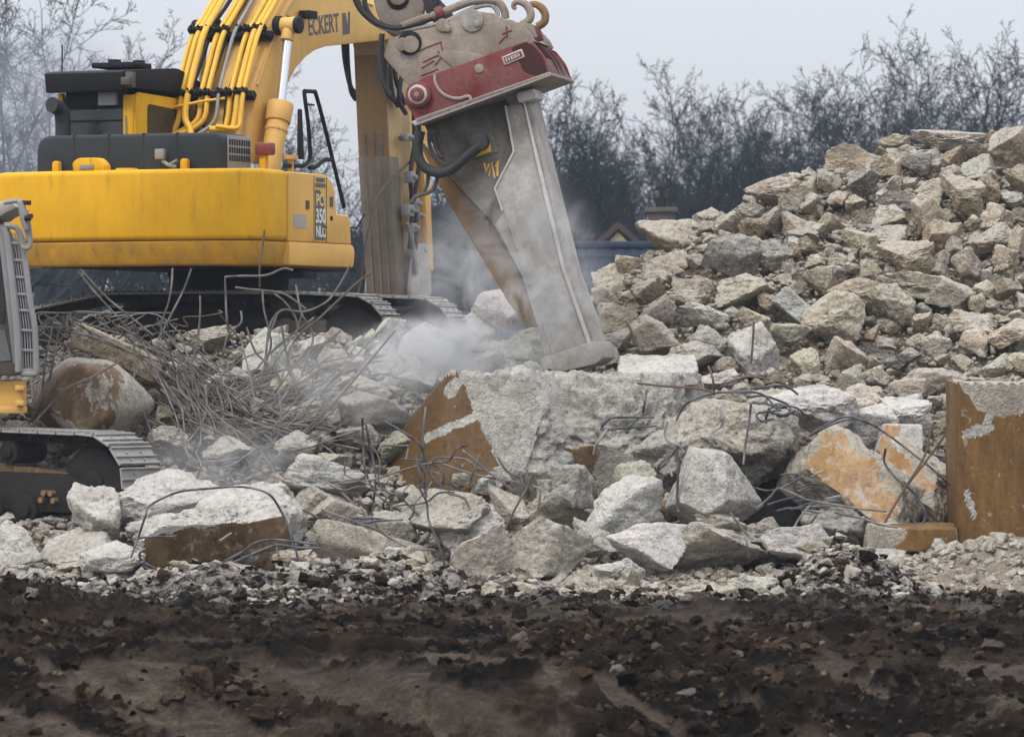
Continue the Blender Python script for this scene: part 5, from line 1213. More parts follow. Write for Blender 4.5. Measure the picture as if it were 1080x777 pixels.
hero(693, 395, 57.4, (.50, .4, .15), [(0, -.3, 1, .12), (0, -1, .1, .32), (1, 0, 0, .46), (-1, 0, .1, .46), (0, 1, 0, .4), (0, 0, -1, .13)], 'pale flat slab lying on top of the right half of the split block', seed=14, amp=.05, tone='pale', level=5)
hero(777, 464, 56.0, (.78, .6, .56), [(-.65, -.35, .65, .42), (.2, -.85, .5, .42), (.55, -.5, -.65, .46), (0, 0, 1, .44), (1, -.1, .2, .66), (0, 1, 0, .5), (-.5, -.6, -.6, .50), (0, -.7, -.75, .46)],
     'large dark grey rough boulder overhanging the shaded hollow', seed=21, amp=.10, tone='grey', p=30, rot=(0, R(8), 0), mark='the overhanging boulder')
hero(750, 514, 54.9, (.42, .36, .46), [(-.3, -.9, .3, .30), (.75, -.55, .2, .34), (-.85, -.2, .35, .33), (.15, 0, 1, .42), (.5, -.4, -.75, .36), (-.5, -.3, -.7, .40), (0, 1, 0, .3), (.75, .1, .6, .38)],
     'pale pear shaped boulder poised on the long rough rock', seed=25, amp=.04, tone='pale', p=34, mark='the poised boulder')
# brown coated block at the right edge
hero(1066, 490, 55.2, (.69, .62, .96), [(0, -1, .02, .48), (-1, -.02, .0, .665), (0, 0, 1, .945), (1, 0, 0, .68), (0, 1, 0, .6), (0, 0, -1, .95)], 'tall brown coated concrete block at the right edge with a broken grey top', seed=31, amp=.03, p=90, coats={0: 1, 1: 1}, scars=[(-.42, .38, .17, .07, .3), (-.50, -.42, .20, .035, 1.85), (-.30, .52, .10, .05, 1.1)],
     mats=('hero', 'coat_ochre', 'white_scar'), mark='the tall brown block', cut=lambda q, e: ~((q[:, 2] > .60 - .20 * np.clip(-(q[:, 0] + .25), 0, 1) * -2.2 + .07 * e) & (q[:, 0] > -.62 + .75 * np.clip(.9 - q[:, 2], 0, 1))))
# leaning slabs with ochre faces
hero(903, 512, 55.6, (.56, .44, .86), [(.10, -.96, .25, .30), (-.90, -.42, -.10, .40), (.90, -.3, .25, .42), (-.15, .1, 1, .72), (.3, 0, -1, .78), (0, 1, 0, .4), (.6, -.55, .6, .58), (-.5, -.3, .8, .68), (.6, -.6, -.5, .62)], 'leaning concrete slab with a scratched ochre face beside the dark hollow', seed=41, amp=.085, p=40, coats={0: 1}, mats=('hero', 'coat_tan'), rot=(R(-16), R(-36), R(12)), mark='the big ochre slab',
     cut=lambda q, e: (q[:, 0] < .20 + .16 * e) & (q[:, 2] < .56 + .16 * e) & (q[:, 2] > -.62 + .2 * e))
hero(966, 508, 56.0, (.36, .36, .62), [(.1, -.9, .4, .25), (-.90, -.40, .10, .27), (.90, -.3, .2, .29), (-.2, .1, 1, .52), (.3, 0, -1, .56), (0, 1, 0, .3), (.6, -.6, -.5, .42), (.5, -.5, .7, .46)], 'smaller leaning slab with ochre strip left of the tall brown block', seed=44, amp=.09, p=34, coats={0: 1}, mats=('hero', 'coat_tan'), rot=(R(-16), R(-44), R(5)), mark='the small ochre slab',
     cut=lambda q, e: (q[:, 0] < .08 + .14 * e) & (q[:, 2] > -.28 + .14 * e))
hero(950, 462, 56.6, (.26, .25, .19), [(-.2, -.9, .4, .16), (0, 0, 1, .16), (1, 0, 0, .24), (-1, 0, .3, .24), (0, 1, 0, .2), (0, 0, -1, .17)], 'small concrete lump with an ochre left face above the leaning slabs', seed=46, amp=.05, tone='pale', coats={0: 1}, mats=('hero', 'coat_tan'), level=5, cut=lambda q, e: q[:, 0] < -.02 + .08 * e)
hero(966, 567, 54.6, (.46, .3, .155), [(0, -1, .05, .26), (-.9, -.3, .2, .43), (1, 0, 0, .45), (0, -.1, 1, .135), (0, 1, 0, .3), (0, 0, -1, .15)], 'low brown coated slab lying at the foot of the tall brown block', seed=51, amp=.05, p=44, coats={0: 1, 3: 1}, mats=('hero', 'coat_ochre'), level=5, cut=lambda q, e: q[:, 0] > -.25 + .15 * e)
# rust faced slab at the left front and earth covered boulder behind the near machine
hero(226, 562, 54.1, (.92, .5, .36), [(-.03, -.88, -.46, .27), (.12, -.45, .9, .27), (-.25, -.1, 1, .34), (-.9, -.2, .1, .84), (.95, -.2, -.05, .86), (0, 1, 0, .45), (0, 0, -1, .30), (.35, -.86, -.35, .44), (.6, -.3, .75, .60), (-.6, -.3, .7, .62)], 'long slab with earthy brown front face behind the bent black rod', seed=61, amp=.11, p=34, tone='pale', coats={0: 1, 7: 1}, mats=('hero', 'coat_rust'), rot=(0, R(-9), 0), mark='the brown faced slab', cut=lambda q, e: q[:, 2] < .10 + .08 * q[:, 0] + .06 * e)
hero(91, 422, 57.6, (.54, .5, .54), [(-.15, -.96, .10, .40), (.80, -.5, .2, .47), (-.85, -.35, .2, .48), (.1, -.1, 1, .46), (.65, -.2, .7, .47), (0, 1, 0, .4), (.2, -.3, -.9, .48), (-.6, -.2, -.6, .48), (-.6, -.2, .7, .47), (.6, -.3, -.6, .48)], 'big round boulder with earthy brown face beside the guarded cab', seed=66, amp=.075, p=14, tone='grey', coats={k: 1 for k in range(10)}, mats=('hero', 'coat_rust'), mark='the earthy boulder',
     cut=lambda q, e: (q[:, 2] > -.26 - .35 * q[:, 0] + .12 * e) & (q[:, 0] < .30 + .30 * e) & (q[:, 2] < .43 + .08 * e) & (q[:, 1] < .1))
hero(602, 514, 55.3, (.26, .2, .27), [(-.4, -.8, .3, .18), (.7, -.6, .1, .2), (0, 0, 1, .24), (1, 0, .3, .22), (-1, 0, 0, .22), (0, 1, 0, .2), (0, 0, -1, .24)], 'jagged dark bluish stone standing at the foot of the split block', seed=71, amp=.09, tone='blue', level=5)
hero(576, 517, 55.3, (.13, .12, .14), [(-.4, -.8, .3, .10), (.7, -.6, .1, .1), (0, 0, 1, .12), (1, 0, .3, .11), (-1, 0, 0, .11), (0, 1, 0, .1), (0, 0, -1, .12)], 'small dark bluish stone left of the jagged one', seed=73, amp=.09, tone='blue', level=5)
hero(125, 372, 58.6, (.62, .25, .17), [(0, -1, .2, .2), (0, 0, 1, .14), (1, 0, 0, .58), (-1, 0, 0, .58), (0, 1, 0, .2), (0, 0, -1, .15)], 'flat brownish beam piece lying under the bent rods', seed=76, amp=.07, tone='brown', rot=(0, R(24), 0), level=5)

# near-black mound added as shade in the hollow under the overhanging boulder
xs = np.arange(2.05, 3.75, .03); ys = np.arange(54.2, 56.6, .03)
def shade_fillz(X, Y):
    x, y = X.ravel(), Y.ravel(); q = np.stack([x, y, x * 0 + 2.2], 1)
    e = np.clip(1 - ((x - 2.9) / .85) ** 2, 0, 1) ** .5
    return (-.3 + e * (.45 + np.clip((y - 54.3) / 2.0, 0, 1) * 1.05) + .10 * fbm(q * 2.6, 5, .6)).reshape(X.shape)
t = NT('hollow_shade_black', .8, .15); p = t.pos()
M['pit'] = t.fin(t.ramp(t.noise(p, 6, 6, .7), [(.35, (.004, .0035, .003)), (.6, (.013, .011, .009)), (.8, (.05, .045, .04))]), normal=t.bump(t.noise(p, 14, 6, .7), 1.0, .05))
tag(link(bpy.data.objects.new('dark_earth', grid_mesh('dark_earth', xs, ys, shade_fillz, M['pit']))), kind='structure')

# more chunks strewn over the heap, no two in the same spot
rq = random.Random(77); tries = 0
def clash(cx, cy, w, h, f):
    for a, b, c, e in PLACED:
        if abs(cx - a) < f * (w + c) * .5 and abs(cy - b) < f * (h + e) * .5: return True
    return False
EXTRA = []
while len(EXTRA) < 118 and tries < 9000:
    tries += 1
    if rq.random() < .68:
        cx = rq.uniform(630, 1085); lo = np.interp(cx, [630, 680, 760, 850, 950, 1085], [300, 270, 235, 180, 155, 152]); cy = rq.uniform(lo, 425)
    else:
        cx = rq.uniform(-5, 620); cy = rq.uniform(352, 470) if cx > 130 else rq.uniform(430, 480)
    w = rq.choice((15, 17, 19, 22, 25)) * rq.uniform(.9, 1.15); h = w * rq.uniform(.6, .95)
    if clash(cx, cy, w, h, .80) or hit(cx, cy) is None: continue
    tn = rq.choice(('tan', 'tan', 'sand', 'warm', 'grey', 'brown')) if cx > 620 else rq.choice(('sand', 'pale', 'grey', 'warm', 'pale'))
    EXTRA.append(rock(cx, cy, w, h, tn))

# every chunk that has no label yet is described by what it lies next to
def octant(dx, dy):
    a = math.degrees(math.atan2(-dy, dx)) % 360
    return ('right of', 'above and right of', 'above', 'above and left of', 'left of', 'below and left of', 'below', 'below and right of')[int((a + 22.5) // 45) % 8]
USED = set()
names_sz = lambda w: 'small' if w < 21 else ('fist sized' if w < 0 else ('mid sized' if w < 36 else 'large'))
for o in [x for x in COL.objects if x.get('_p') is not None]:
    cx, cy, w, h = o['_p']
    if not o.get('label'):
        shape = 'flat' if h < .62 * w else ('upright' if h > 1.08 * w else 'blocky')
        cand = sorted(LMARK, key=lambda m: math.hypot(m[0] - cx, m[1] - cy)); lab = None
        for j, (mx, my, ph) in enumerate(cand[:14]):
            for far in ((0, 1) if j < 4 else (0,)):
                dist = math.hypot(mx - cx, my - cy)
                l2 = f"{names_sz(w)} {shape} {ADJ[o['_t']]} chunk {'just ' if dist < 45 else ''}{octant(cx - mx, cy - my)} {ph}"
                if len(l2.split()) > 16: continue
                if l2 not in USED: lab = l2; break
            if lab: break
        o['label'] = lab or l2
    USED.add(o['label']); del o['_p']; del o['_t']

# ------------------------------------------------------------------ loose stones, too many to count
def scatter(name, label, n, pos, size, level, mat, seed, flat=.75, amp=.12, templates=10):
    rng = np.random.default_rng(seed); U, Fc = ICO[level]; T = []
    for k in range(templates):
        dims = np.array([1, rng.uniform(.6, 1), rng.uniform(.45, .9)]); N_, H_ = box_planes(rng, dims, 4, .25)
        T.append(chunk(level, dims, N_, H_, seed + k, amp, 20)[0])
    VV = np.zeros((n, len(U), 3)); q = rng.normal(0, 1, (n, 4)); q /= np.linalg.norm(q, axis=1, keepdims=True)
    a, b, c, d = q.T
    Rm = np.stack([np.stack([1 - 2 * (c * c + d * d), 2 * (b * c - d * a), 2 * (b * d + c * a)], -1), np.stack([2 * (b * c + d * a), 1 - 2 * (b * b + d * d), 2 * (c * d - b * a)], -1), np.stack([2 * (b * d - c * a), 2 * (c * d + b * a), 1 - 2 * (b * b + c * c)], -1)], 1)
    ti = rng.integers(0, templates, n)
    for k in range(templates):
        i = np.nonzero(ti == k)[0]; VV[i] = np.einsum('nij,vj->nvi', Rm[i], T[k]) * size[i][:, None, None] * np.array([1, 1, flat])
    VV += pos[:, None, :]
    FF = (Fc[None] + (np.arange(n) * len(U))[:, None, None]).reshape(-1, 3)
    m = np_mesh(name, VV.reshape(-1, 3), FF, mat, level > 2)
    if level > 2: m.set_sharp_from_angle(angle=R(45))
    return tag(link(bpy.data.objects.new(name, m)), label, 'rubble', kind='stuff')
rng = np.random.default_rng(5)
def heap_pts(n, rng, y0=53.2, y1=67.0):
    y = y0 + (y1 - y0) * rng.uniform(0, 1, n) ** 1.15; px = rng.uniform(-40, 1120, n)
    x = (px - 540) * y / F; keep = ~((px < 470) & (y > 61.3)); return x[keep], y[keep]
x, y = heap_pts(5200, rng); kp = fbm(np.stack([x * .7, y * .7, x * 0 + 8], 1), 3) + .25 * rng.normal(0, 1, len(x)) > -.30; x, y = x[kp], y[kp]; sz = np.clip(rng.lognormal(math.log(.066), .50, len(x)), .028, .17)
scatter('rubble_stones', 'loose angular rubble stones filling the gaps between the big chunks', len(x), np.stack([x, y, S(x, y) - .10 + sz * .25], 1), sz, 3, M['smallrock'], 31)
x, y = heap_pts(24000, rng); sz = np.clip(rng.lognormal(math.log(.032), .4, len(x)), .014, .07)
scatter('gravel', 'fine crushed concrete gravel between the rubble stones', len(x), np.stack([x, y, S(x, y) - .17 + .12 * np.clip(fbm(np.stack([x * .9, y * .9, x * 0 + 15], 1), 3) + .3, 0, 1) + sz * .35], 1), sz, 2, M['smallrock'], 41)
n = 9500; y = 47.2 + 7.2 * rng.uniform(0, 1, n) ** .50; px = rng.uniform(-40, 1120, n); x = (px - 540) * y / F
kp = (y + 1.1 * fbm(np.stack([x * .9, y * .4, x * 0 + 3], 1), 3) + .5 * rng.normal(0, 1, n)) + 1.1 * rng.normal(0, 1, n) * (y < 51.5) > 51.8; x, y = x[kp], y[kp]; sz = np.clip(rng.lognormal(math.log(.032), .5, len(x)), .012, .11)
scatter('fallen_stones', 'pale small stones fallen along the foot of the heap', len(x), np.stack([x, y, np.maximum(np.maximum(G(x, y), S(x, y) - .05), sandz(x, y)) + sz * .15], 1), sz, 3, M['smallrock'], 51)
# clods of earth over the mud
t = NT('earth_clods', 0.95, 0.05)
cc_ = t.ramp(t.n('ShaderNodeNewGeometry').outputs['Random Per Island'], [(0.0, (0.006, 0.004, 0.0025)), (.45, (0.020, 0.0125, 0.0068)), (.75, (0.048, 0.032, 0.019)), (.95, (0.075, 0.057, 0.040)), (1.0, (0.15, 0.13, 0.11))])
p = t.pos(); M['clod'] = t.fin(t.mix(1.0, cc_, t.ramp(t.noise(p, 18, 5, .7), [(.3, .5), (.6, 1.15)]), 'MULTIPLY'), normal=t.bump(t.noise(p, 30, 5, .7), .8, .03))
n = 24000; y = 36.0 + 17.3 * rng.uniform(0, 1, n); x = (rng.uniform(-40, 1120, n) - 540) * y / F
kp = fbm(np.stack([x * .8, y * .5, x * 0], 1), 4) + .35 * rng.normal(0, 1, n) > .05; kp &= dry(x, y) < rng.uniform(.05, 1.15, n); x, y = x[kp], y[kp]; sz = np.clip(rng.lognormal(math.log(.019), .62, len(x)), .007, .11)
o = scatter('soil_clods', 'crumbled clods of dark wet earth over the foreground', len(x), np.stack([x, y, G(x, y) + sz * .2], 1), sz, 3, M['clod'], 61, .8, .2)
o['category'] = 'earth clods'

# ------------------------------------------------------------------ bent reinforcing rods
RODS = 0
def rod(pp, d, r=.0125, mat='rebar', label=None, group='bent reinforcing rods', wob=0.0, off=.22, smooth=5, seed=0):
    """pp: picture positions; d: depth, or a (start, end) pair, or None for just in front of the rubble"""
    rg = random.Random(seed + 1000 * RODS); n = len(pp); pts = []
    if d is None:
        hs2 = [hit(a, b) for a, b in pp]; ok = [h for h in hs2 if h] or [58.0]; base = min(ok)
        ds = [max(min((h or base) - off, base + .9), base - off) for h in hs2]
        ds = [sum(ds[max(0, i - 1):i + 2]) / len(ds[max(0, i - 1):i + 2]) for i in range(n)]
    elif isinstance(d, tuple): ds = [d[0] + (d[1] - d[0]) * i / max(1, n - 1) for i in range(n)]
    else: ds = [d + wob * math.sin(i * 1.7 + rg.random() * 6) for i in range(n)]
    for (a, b), dd in zip(pp, ds): pts.append(P(a, b, dd))
    o0 = pts[0].copy(); pts = [p - o0 for p in pts]
    o = MB().tube(pts, r, 6, smooth).build('reinforcing_rod', M[mat], None, loc=o0)
    tag(o, label, 'rebar', group); return o
T0 = 59.0
SPEC = [  # rods that stand out
 ([(83, 287), (100, 308), (121, 331), (141, 353)], 59.2, 'rebar', 'long straight rod slanting from near the guarded cab, left one of the crossing pair'),
 ([(85, 284), (112, 313), (135, 332), (162, 354)], 59.0, 'rebar', 'long rod crossing the slanting one below the yellow counterweight'),
 ([(182, 283), (181, 300), (178, 318), (172, 336), (168, 356)], 59.1, 'rebar', 'upright rod bowed slightly before the yellow excavator track, left of the forked pair'),
 ([(202, 283), (194, 305), (184, 325), (167, 358)], 59.0, 'rebar', 'upright rod leaning right before the yellow excavator track'),
 ([(211, 312), (211, 330), (209, 353), (204, 378)], 59.0, 'rebar', 'short straight upright rod in front of the middle of the long track'),
 ([(309, 285), (301, 283), (294, 285), (285, 289), (274, 291), (255, 291), (239, 292), (237.5, 294), (238, 310), (239, 334), (242, 356)], 59.0, 'rebar', 'hooked rod with a long level top before the yellow excavator track'),
 ([(279, 243), (276.5, 262), (274, 280), (274, 303)], 59.1, 'rebar_rust', 'thin upright rod reaching up to the lower lip of the yellow counterweight'),
 ([(248, 303), (262, 305), (275, 306), (297, 309), (310, 316), (323, 326)], 58.8, 'rebar', 'rod running level then dipping right before the track front'),
 ([(254, 328), (255, 336), (253, 342), (241, 353), (237, 366), (235, 378)], 58.9, 'rebar', 'short hooked rod beside the long level topped one'),
 ([(277, 306), (278, 324), (283, 346), (286, 362), (282, 378), (275, 400), (262, 428)], 58.7, 'rebar', 'rod bowing right below the upright one at the counterweight lip'),
 ([(287, 308), (300, 318), (309, 330), (314, 342), (313, 356)], 58.8, 'rebar', 'rod curling down beside the bowing one'),
 ([(369, 280), (364, 290), (352, 310), (342, 320), (324, 328), (310, 328), (298, 327), (288, 336), (283, 350), (281, 370), (282, 390)], 58.6, 'rebar', 'long rod sweeping left from the dipper arm foot and down'),
 ([(391, 288), (378, 297), (364, 310), (349, 324), (335, 337), (320, 349), (309, 362), (303, 376), (304, 390), (311, 402)], 58.5, 'rebar_rust', 'longest rod slanting down left across the yellow excavator track front'),
 ([(312, 300), (318, 330), (330, 352), (326, 372), (318, 396)], 58.6, 'rebar', None), ([(297, 344), (302, 372), (310, 400), (316, 430), (330, 460)], 58.4, 'rebar', None),
 ([(260, 345), (270, 372), (290, 390), (300, 420), (296, 450)], 58.5, 'rebar', None),
 ([(240, 470), (280, 425), (322, 400), (345, 386), (372, 383), (402, 381)], 58.3, 'rebar_rust', 'rusty rod ending level in front of the pale rubble left of the dust'),
 ([(140, 415), (152, 436), (160, 456), (176, 476), (200, 492), (222, 500)], 57.8, 'rebar', 'heavy bowed rod sagging behind the front of the near track'),
 ([(140, 350), (142, 380), (141, 420), (143, 470)], 58.0, 'rebar', 'upright rod right of the earthy boulder'),
 ([(155, 462), (190, 478), (240, 486), (290, 480), (330, 466), (372, 440)], 57.6, 'rebar', 'long sagging rod at the bottom of the tangle'),
 ([(62, 340), (60, 360), (52, 400), (40, 430), (30, 447)], 57.6, 'rebar', None), ([(46, 342), (54, 336), (54, 350), (48, 380), (44, 420)], 57.7, 'rebar', None),
 ([(30, 452), (50, 430), (70, 410), (96, 398), (128, 380)], 57.0, 'rebar', 'rod slanting over the face of the earthy boulder'),
 ([(70, 335), (100, 352), (140, 372), (180, 398), (220, 428), (262, 458)], 58.2, 'rebar', 'long straight rod running down right through the tangle'),
 # front left loops
 ([(138, 588), (146, 566), (153, 545), (157, 534), (172, 525), (191, 518), (220, 515), (250, 513), (272, 516), (286, 523), (297, 540), (306, 560), (314, 588), (318, 612), (318, 632)], 53.5, 'rebar_dark', 'bent black rod arching over the brown faced slab'),
 ([(334, 574), (310, 571), (285, 569), (268, 573), (255, 582), (232, 594), (210, 603), (186, 604), (164, 599), (150, 591), (147, 584), (152, 580)], 53.4, 'rebar_dark', 'bluish looped rod lying below the brown faced slab, upper of two'),
 ([(338, 578), (312, 577), (290, 575), (262, 586), (225, 601), (196, 607), (170, 605), (153, 598), (150, 592)], 53.35, 'rebar_dark', 'bluish looped rod lying below the brown faced slab, lower of two'),
 ([(142, 568), (158, 566), (176, 566), (186, 565)], 53.6, 'rebar_dark', 'short dark rod on the left end of the brown faced slab'),
 ([(232, 570), (238, 566), (244, 562)], 53.5, 'silver', 'short bright rod stub on the brown faced slab'),
 ([(282, 520), (300, 533), (320, 538), (336, 546)], 54.4, 'rebar', 'rod leading right from the top of the black arching one'),
 ([(312, 600), (322, 601), (333, 601)], 53.2, 'rebar_dark', 'short dark rod lying among small stones at the front'),
 ([(291, 572), (292, 580), (294, 586)], 53.5, 'rebar', None), ([(332, 578), (325, 586)], 53.4, 'rebar', None), 
 # bundle left of the split block
 ([(382, 440), (383, 462), (385, 494), (396, 519), (415, 534), (432, 541)], 55.6, 'rebar_dark', 'dark rod curving down at the left of the front bundle'),
 ([(386, 448), (390, 470), (396, 500), (394, 530), (392, 552)], 55.7, 'rebar_dark', None), ([(400, 443), (412, 448), (426, 456), (443, 469), (451, 495), (460, 508), (469, 520), (471, 540), (468, 562)], 55.3, 'rebar_dark', 'heavy bluish rod bending down in front of the brown coated flank'),
 ([(356, 510), (376, 508), (396, 505), (420, 497), (457, 488), (480, 494), (504, 501), (548, 509)], 55.2, 'rebar', 'long level rod across the front of the brown coated flank'),
 ([(317, 551), (350, 549), (388, 546), (426, 551)], 54.8, 'rebar_dark', 'level dark rod, upper of the two left of the layered rock'),
 ([(317, 562), (345, 558), (371, 553), (400, 549), (425, 548)], 54.7, 'rebar_dark', 'level dark rod, lower of the two left of the layered rock'),
 ([(339, 537), (368, 548), (396, 558), (416, 570), (435, 578), (459, 580)], 54.4, 'rebar', 'thin rod slanting right over the layered flat rock'),
 ([(461, 588), (448, 602), (436, 614), (426, 626)], 53.6, 'rebar', 'rod running down left into the mud below the bundle'),
 ([(360, 519), (370, 528), (382, 538), (388, 546)], 55.0, 'rebar', None), ([(449, 429), (447, 448), (446, 466)], 55.8, 'rebar', 'short upright rod on the brown coated flank'),
 ([(488, 475), (502, 486), (514, 497), (528, 507), (540, 517)], 55.2, 'rebar', 'rod pair slanting down right before the brown flank, longer one'),
 ([(506, 480), (501, 492), (496, 506)], 55.2, 'rebar', 'short rod leaning left before the brown flank'), ([(525, 482), (535, 497), (552, 506), (560, 520)], 55.3, 'rebar', None),
 ([(563, 499), (556, 514), (549, 526), (541, 541), (533, 558)], 54.6, 'rebar_rust', 'dark brown rod leaning over the front wedge rock'),
 ([(548, 497), (552, 512), (557, 526)], 55.3, 'rebar', None), ([(556, 495), (556, 510), (558, 524)], 55.3, 'rebar', None), ([(562, 512), (570, 518), (566, 545), (566, 560), (572, 574)], 54.4, 'rebar', 'thin rod hanging down in front of the brown patched rock'),
 ([(447, 465), (444, 490), (442, 515), (436, 530), (427, 545)], 55.4, 'rebar_dark', None), ([(438, 480), (446, 510), (452, 530), (460, 552), (466, 580)], 55.1, 'rebar_dark', None),
 ([(441, 512), (450, 530), (452, 548), (462, 572), (470, 600)], 54.2, 'rebar_dark', None), ([(472, 520), (490, 526), (500, 545), (517, 552)], 54.7, 'rebar', None), ([(430, 520), (412, 522), (404, 534), (416, 548), (432, 544)], 55.3, 'rebar_dark', None),
 # right of the split block
 ([(690, 440), (664, 440), (645, 441), (635, 450), (638, 453), (664, 451), (693, 449)], 55.7, 'rebar_dark', 'dark rod bent like a hairpin on the right half of the split block'),
 ([(640, 453), (632, 464), (628, 470), (626, 479)], 55.6, 'silver', 'bright rod stub hanging from the hairpin rod'),
 ([(682, 412), (680, 424), (678, 440)], 55.9, 'rebar_dark', 'short upright rod above the hairpin rod'), ([(660, 452), (672, 442), (682, 435)], 55.7, 'rebar_dark', None),
 ([(672, 404), (700, 407), (730, 409), (751, 413)], 55.9, 'rebar_rust', 'thin rusty rod running level over the top of the split block'),
 ([(713, 444), (720, 430), (730, 422), (751, 415), (776, 413), (798, 414), (810, 420), (818, 430), (826, 428)], 55.0, 'rebar_dark', 'bluish rod looping over the overhanging boulder'),
 ([(762, 426), (763, 440), (760, 450), (749, 458), (762, 466), (774, 474)], 54.9, 'silver', 'bright bent rod in front of the overhanging boulder'),
 ([(704, 444), (701, 458), (706, 466), (716, 470)], 55.0, 'silver', 'bright hook shaped rod left of the overhanging boulder'), ([(701, 480), (704, 490), (709, 502)], 54.7, 'silver', 'short bright rod left of the poised boulder'),
 ([(716, 470), (704, 486), (694, 496), (696, 490), (706, 480)], 54.9, 'rebar_dark', None), ([(714, 474), (715, 500), (714, 530), (716, 540)], 54.7, 'rebar_dark', 'dark rod hanging down left of the poised boulder'),
 ([(792, 426), (790, 445), (786, 470), (784, 490)], 54.9, 'rebar_dark', 'thin dark rod hanging over the overhanging boulder'),
 ([(795, 340), (794, 360), (792, 384)], 58.2, 'rebar_rust', 'short rod standing before the pale upright boulder'), ([(747, 386), (752, 400), (753, 416)], 56.6, 'rebar_rust', 'short rod standing left of the cable coils'), ([(766, 404), (790, 397), (812, 400)], 56.6, 'rebar_rust', None),
 ([(935, 539), (905, 536), (880, 532), (852, 527), (836, 520), (821, 515), (812, 524), (798, 535), (791, 530), (790, 524)], 53.9, 'rebar', 'long pale rod crossing the dark hollow with a hooked left end'),
 ([(947, 556), (928, 553), (911, 547), (892, 543), (880, 540)], 53.8, 'rebar', 'pale rod crossing the foot of the big ochre slab'), ([(835, 562), (842, 548), (855, 532)], 54.3, 'rebar', None), ([(846, 562), (856, 550), (862, 542)], 54.3, 'rebar', None), ([(770, 540), (780, 554), (790, 566)], 54.2, 'rebar', 'short rod at the left edge of the dark hollow'),
 ([(857, 456), (875, 446), (894, 439), (916, 446), (936, 458), (965, 480), (985, 496), (1002, 512)], 54.9, 'rebar_dark', 'dark cable like rod arching over the big ochre slab'),
 ([(853, 460), (872, 450), (890, 443), (905, 442)], 54.9, 'rebar_dark', None), ([(984, 447), (980, 462), (977, 476), (969, 492), (959, 507), (945, 530), (933, 551)], 54.6, 'rebar_rust', 'rusty rod leaning across the ochre slabs'),
 ([(997, 458), (985, 475), (972, 492), (958, 510), (948, 524)], 54.7, 'rebar_rust', 'second rusty rod close behind the one leaning across the ochre slabs'), ([(934, 473), (933, 488), (946, 505), (964, 520), (976, 541), (970, 554), (958, 543)], 54.8, 'rebar_dark', 'dark rod looping down behind the rusty leaning rod'),
 ([(856, 503), (862, 499), (868, 497)], 54.8, 'silver', None), ([(872, 526), (880, 524), (886, 523)], 54.8, 'silver', None), ([(899, 552), (905, 549), (911, 545)], 54.1, 'silver', None),
 ([(786, 566), (788, 575), (790, 588)], 53.9, 'rebar', 'short rod standing at the right end of the long rough rock'),
 ([(960, 634), (990, 624), (1020, 618), (1050, 620)], 52.6, 'rebar_rust', 'thin rod lying on the pale sand'), ([(798, 216), (800, 205), (803, 199), (808, 193)], 64.0, 'rebar_rust', 'thin wire sticking up from the left shoulder of the heap'), ([(1066, 272), (1072, 266), (1080, 258)], 62.2, 'rebar', 'thin rod at the right edge of the upper heap'), ([(660, 338), (666, 350), (670, 364)], 58.9, 'rebar_rust', None),
 ([(906, 262), (902, 275), (898, 284)], 61.8, 'rebar_rust', 'short rod in the hollow of gravel on the upper heap'), ([(1070, 270), (1069, 300), (1070, 325)], 61.0, 'rebar_rust', None)]
for i, (pp, d, mt, lab) in enumerate(SPEC):
    RODS += 1
    rod(pp, d, .0135 if mt != 'silver' else .014, mt, lab or ('thin bent rod among the ' + ('front bundle left of the split block' if 340 < pp[0][0] < 600 and pp[0][1] > 420 else ('rods before the yellow excavator track' if pp[0][1] < 420 and pp[0][0] < 480 else ('rods and slabs right of the split block' if pp[0][0] > 600 else 'rods at the left front')))), wob=.05, seed=i)
# coils of rod behind the overhanging boulder
for k in range(9):
    RODS += 1; a0 = rr.uniform(0, 6); cx, cy = 824 + rr.gauss(0, 9), 430 + rr.gauss(0, 6); rx, ry = rr.uniform(8, 26), rr.uniform(5, 15)
    pp = [(cx + rx * math.cos(a0 + j * .62) + j * 1.6 + rr.gauss(0, 1.2), cy + ry * math.sin(a0 + j * .62) + j * .9 + rr.gauss(0, .8)) for j in range(rr.choice((4, 5, 6)))]
    rod(pp, 55.3 + .06 * k, .0135, 'rebar_dark', 'dark coiled rod in the knot behind the overhanging boulder', 'coiled rods in the knot', .08, seed=300 + k)
for k in range(10):
    RODS += 1; cx, cy = rr.uniform(780, 850), rr.uniform(488, 540)
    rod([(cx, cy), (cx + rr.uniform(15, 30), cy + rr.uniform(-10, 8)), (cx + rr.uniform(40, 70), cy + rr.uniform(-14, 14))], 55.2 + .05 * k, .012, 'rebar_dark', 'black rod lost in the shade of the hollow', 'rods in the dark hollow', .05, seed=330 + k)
# short curled rods in the bundle left of the split block
for k in range(16):
    RODS += 1; cx, cy = rr.gauss(425, 26), rr.gauss(528, 22); a0 = rr.uniform(0, 6.28); pp = [(cx, cy)]
    for j in range(rr.choice((3, 4, 5))):
        a0 += rr.gauss(0, .75); cx += math.cos(a0) * 17; cy += math.sin(a0) * 13; pp.append((cx, max(470, min(590, cy))))
    rod(pp, 55.0 + rr.uniform(-.2, .5), .0115, rr.choice(('rebar', 'rebar_dark')), 'thin curled rod in the bundle left of the split block', 'curled rods of the front bundle', .05, smooth=rr.choice((2, 5)), seed=360 + k)
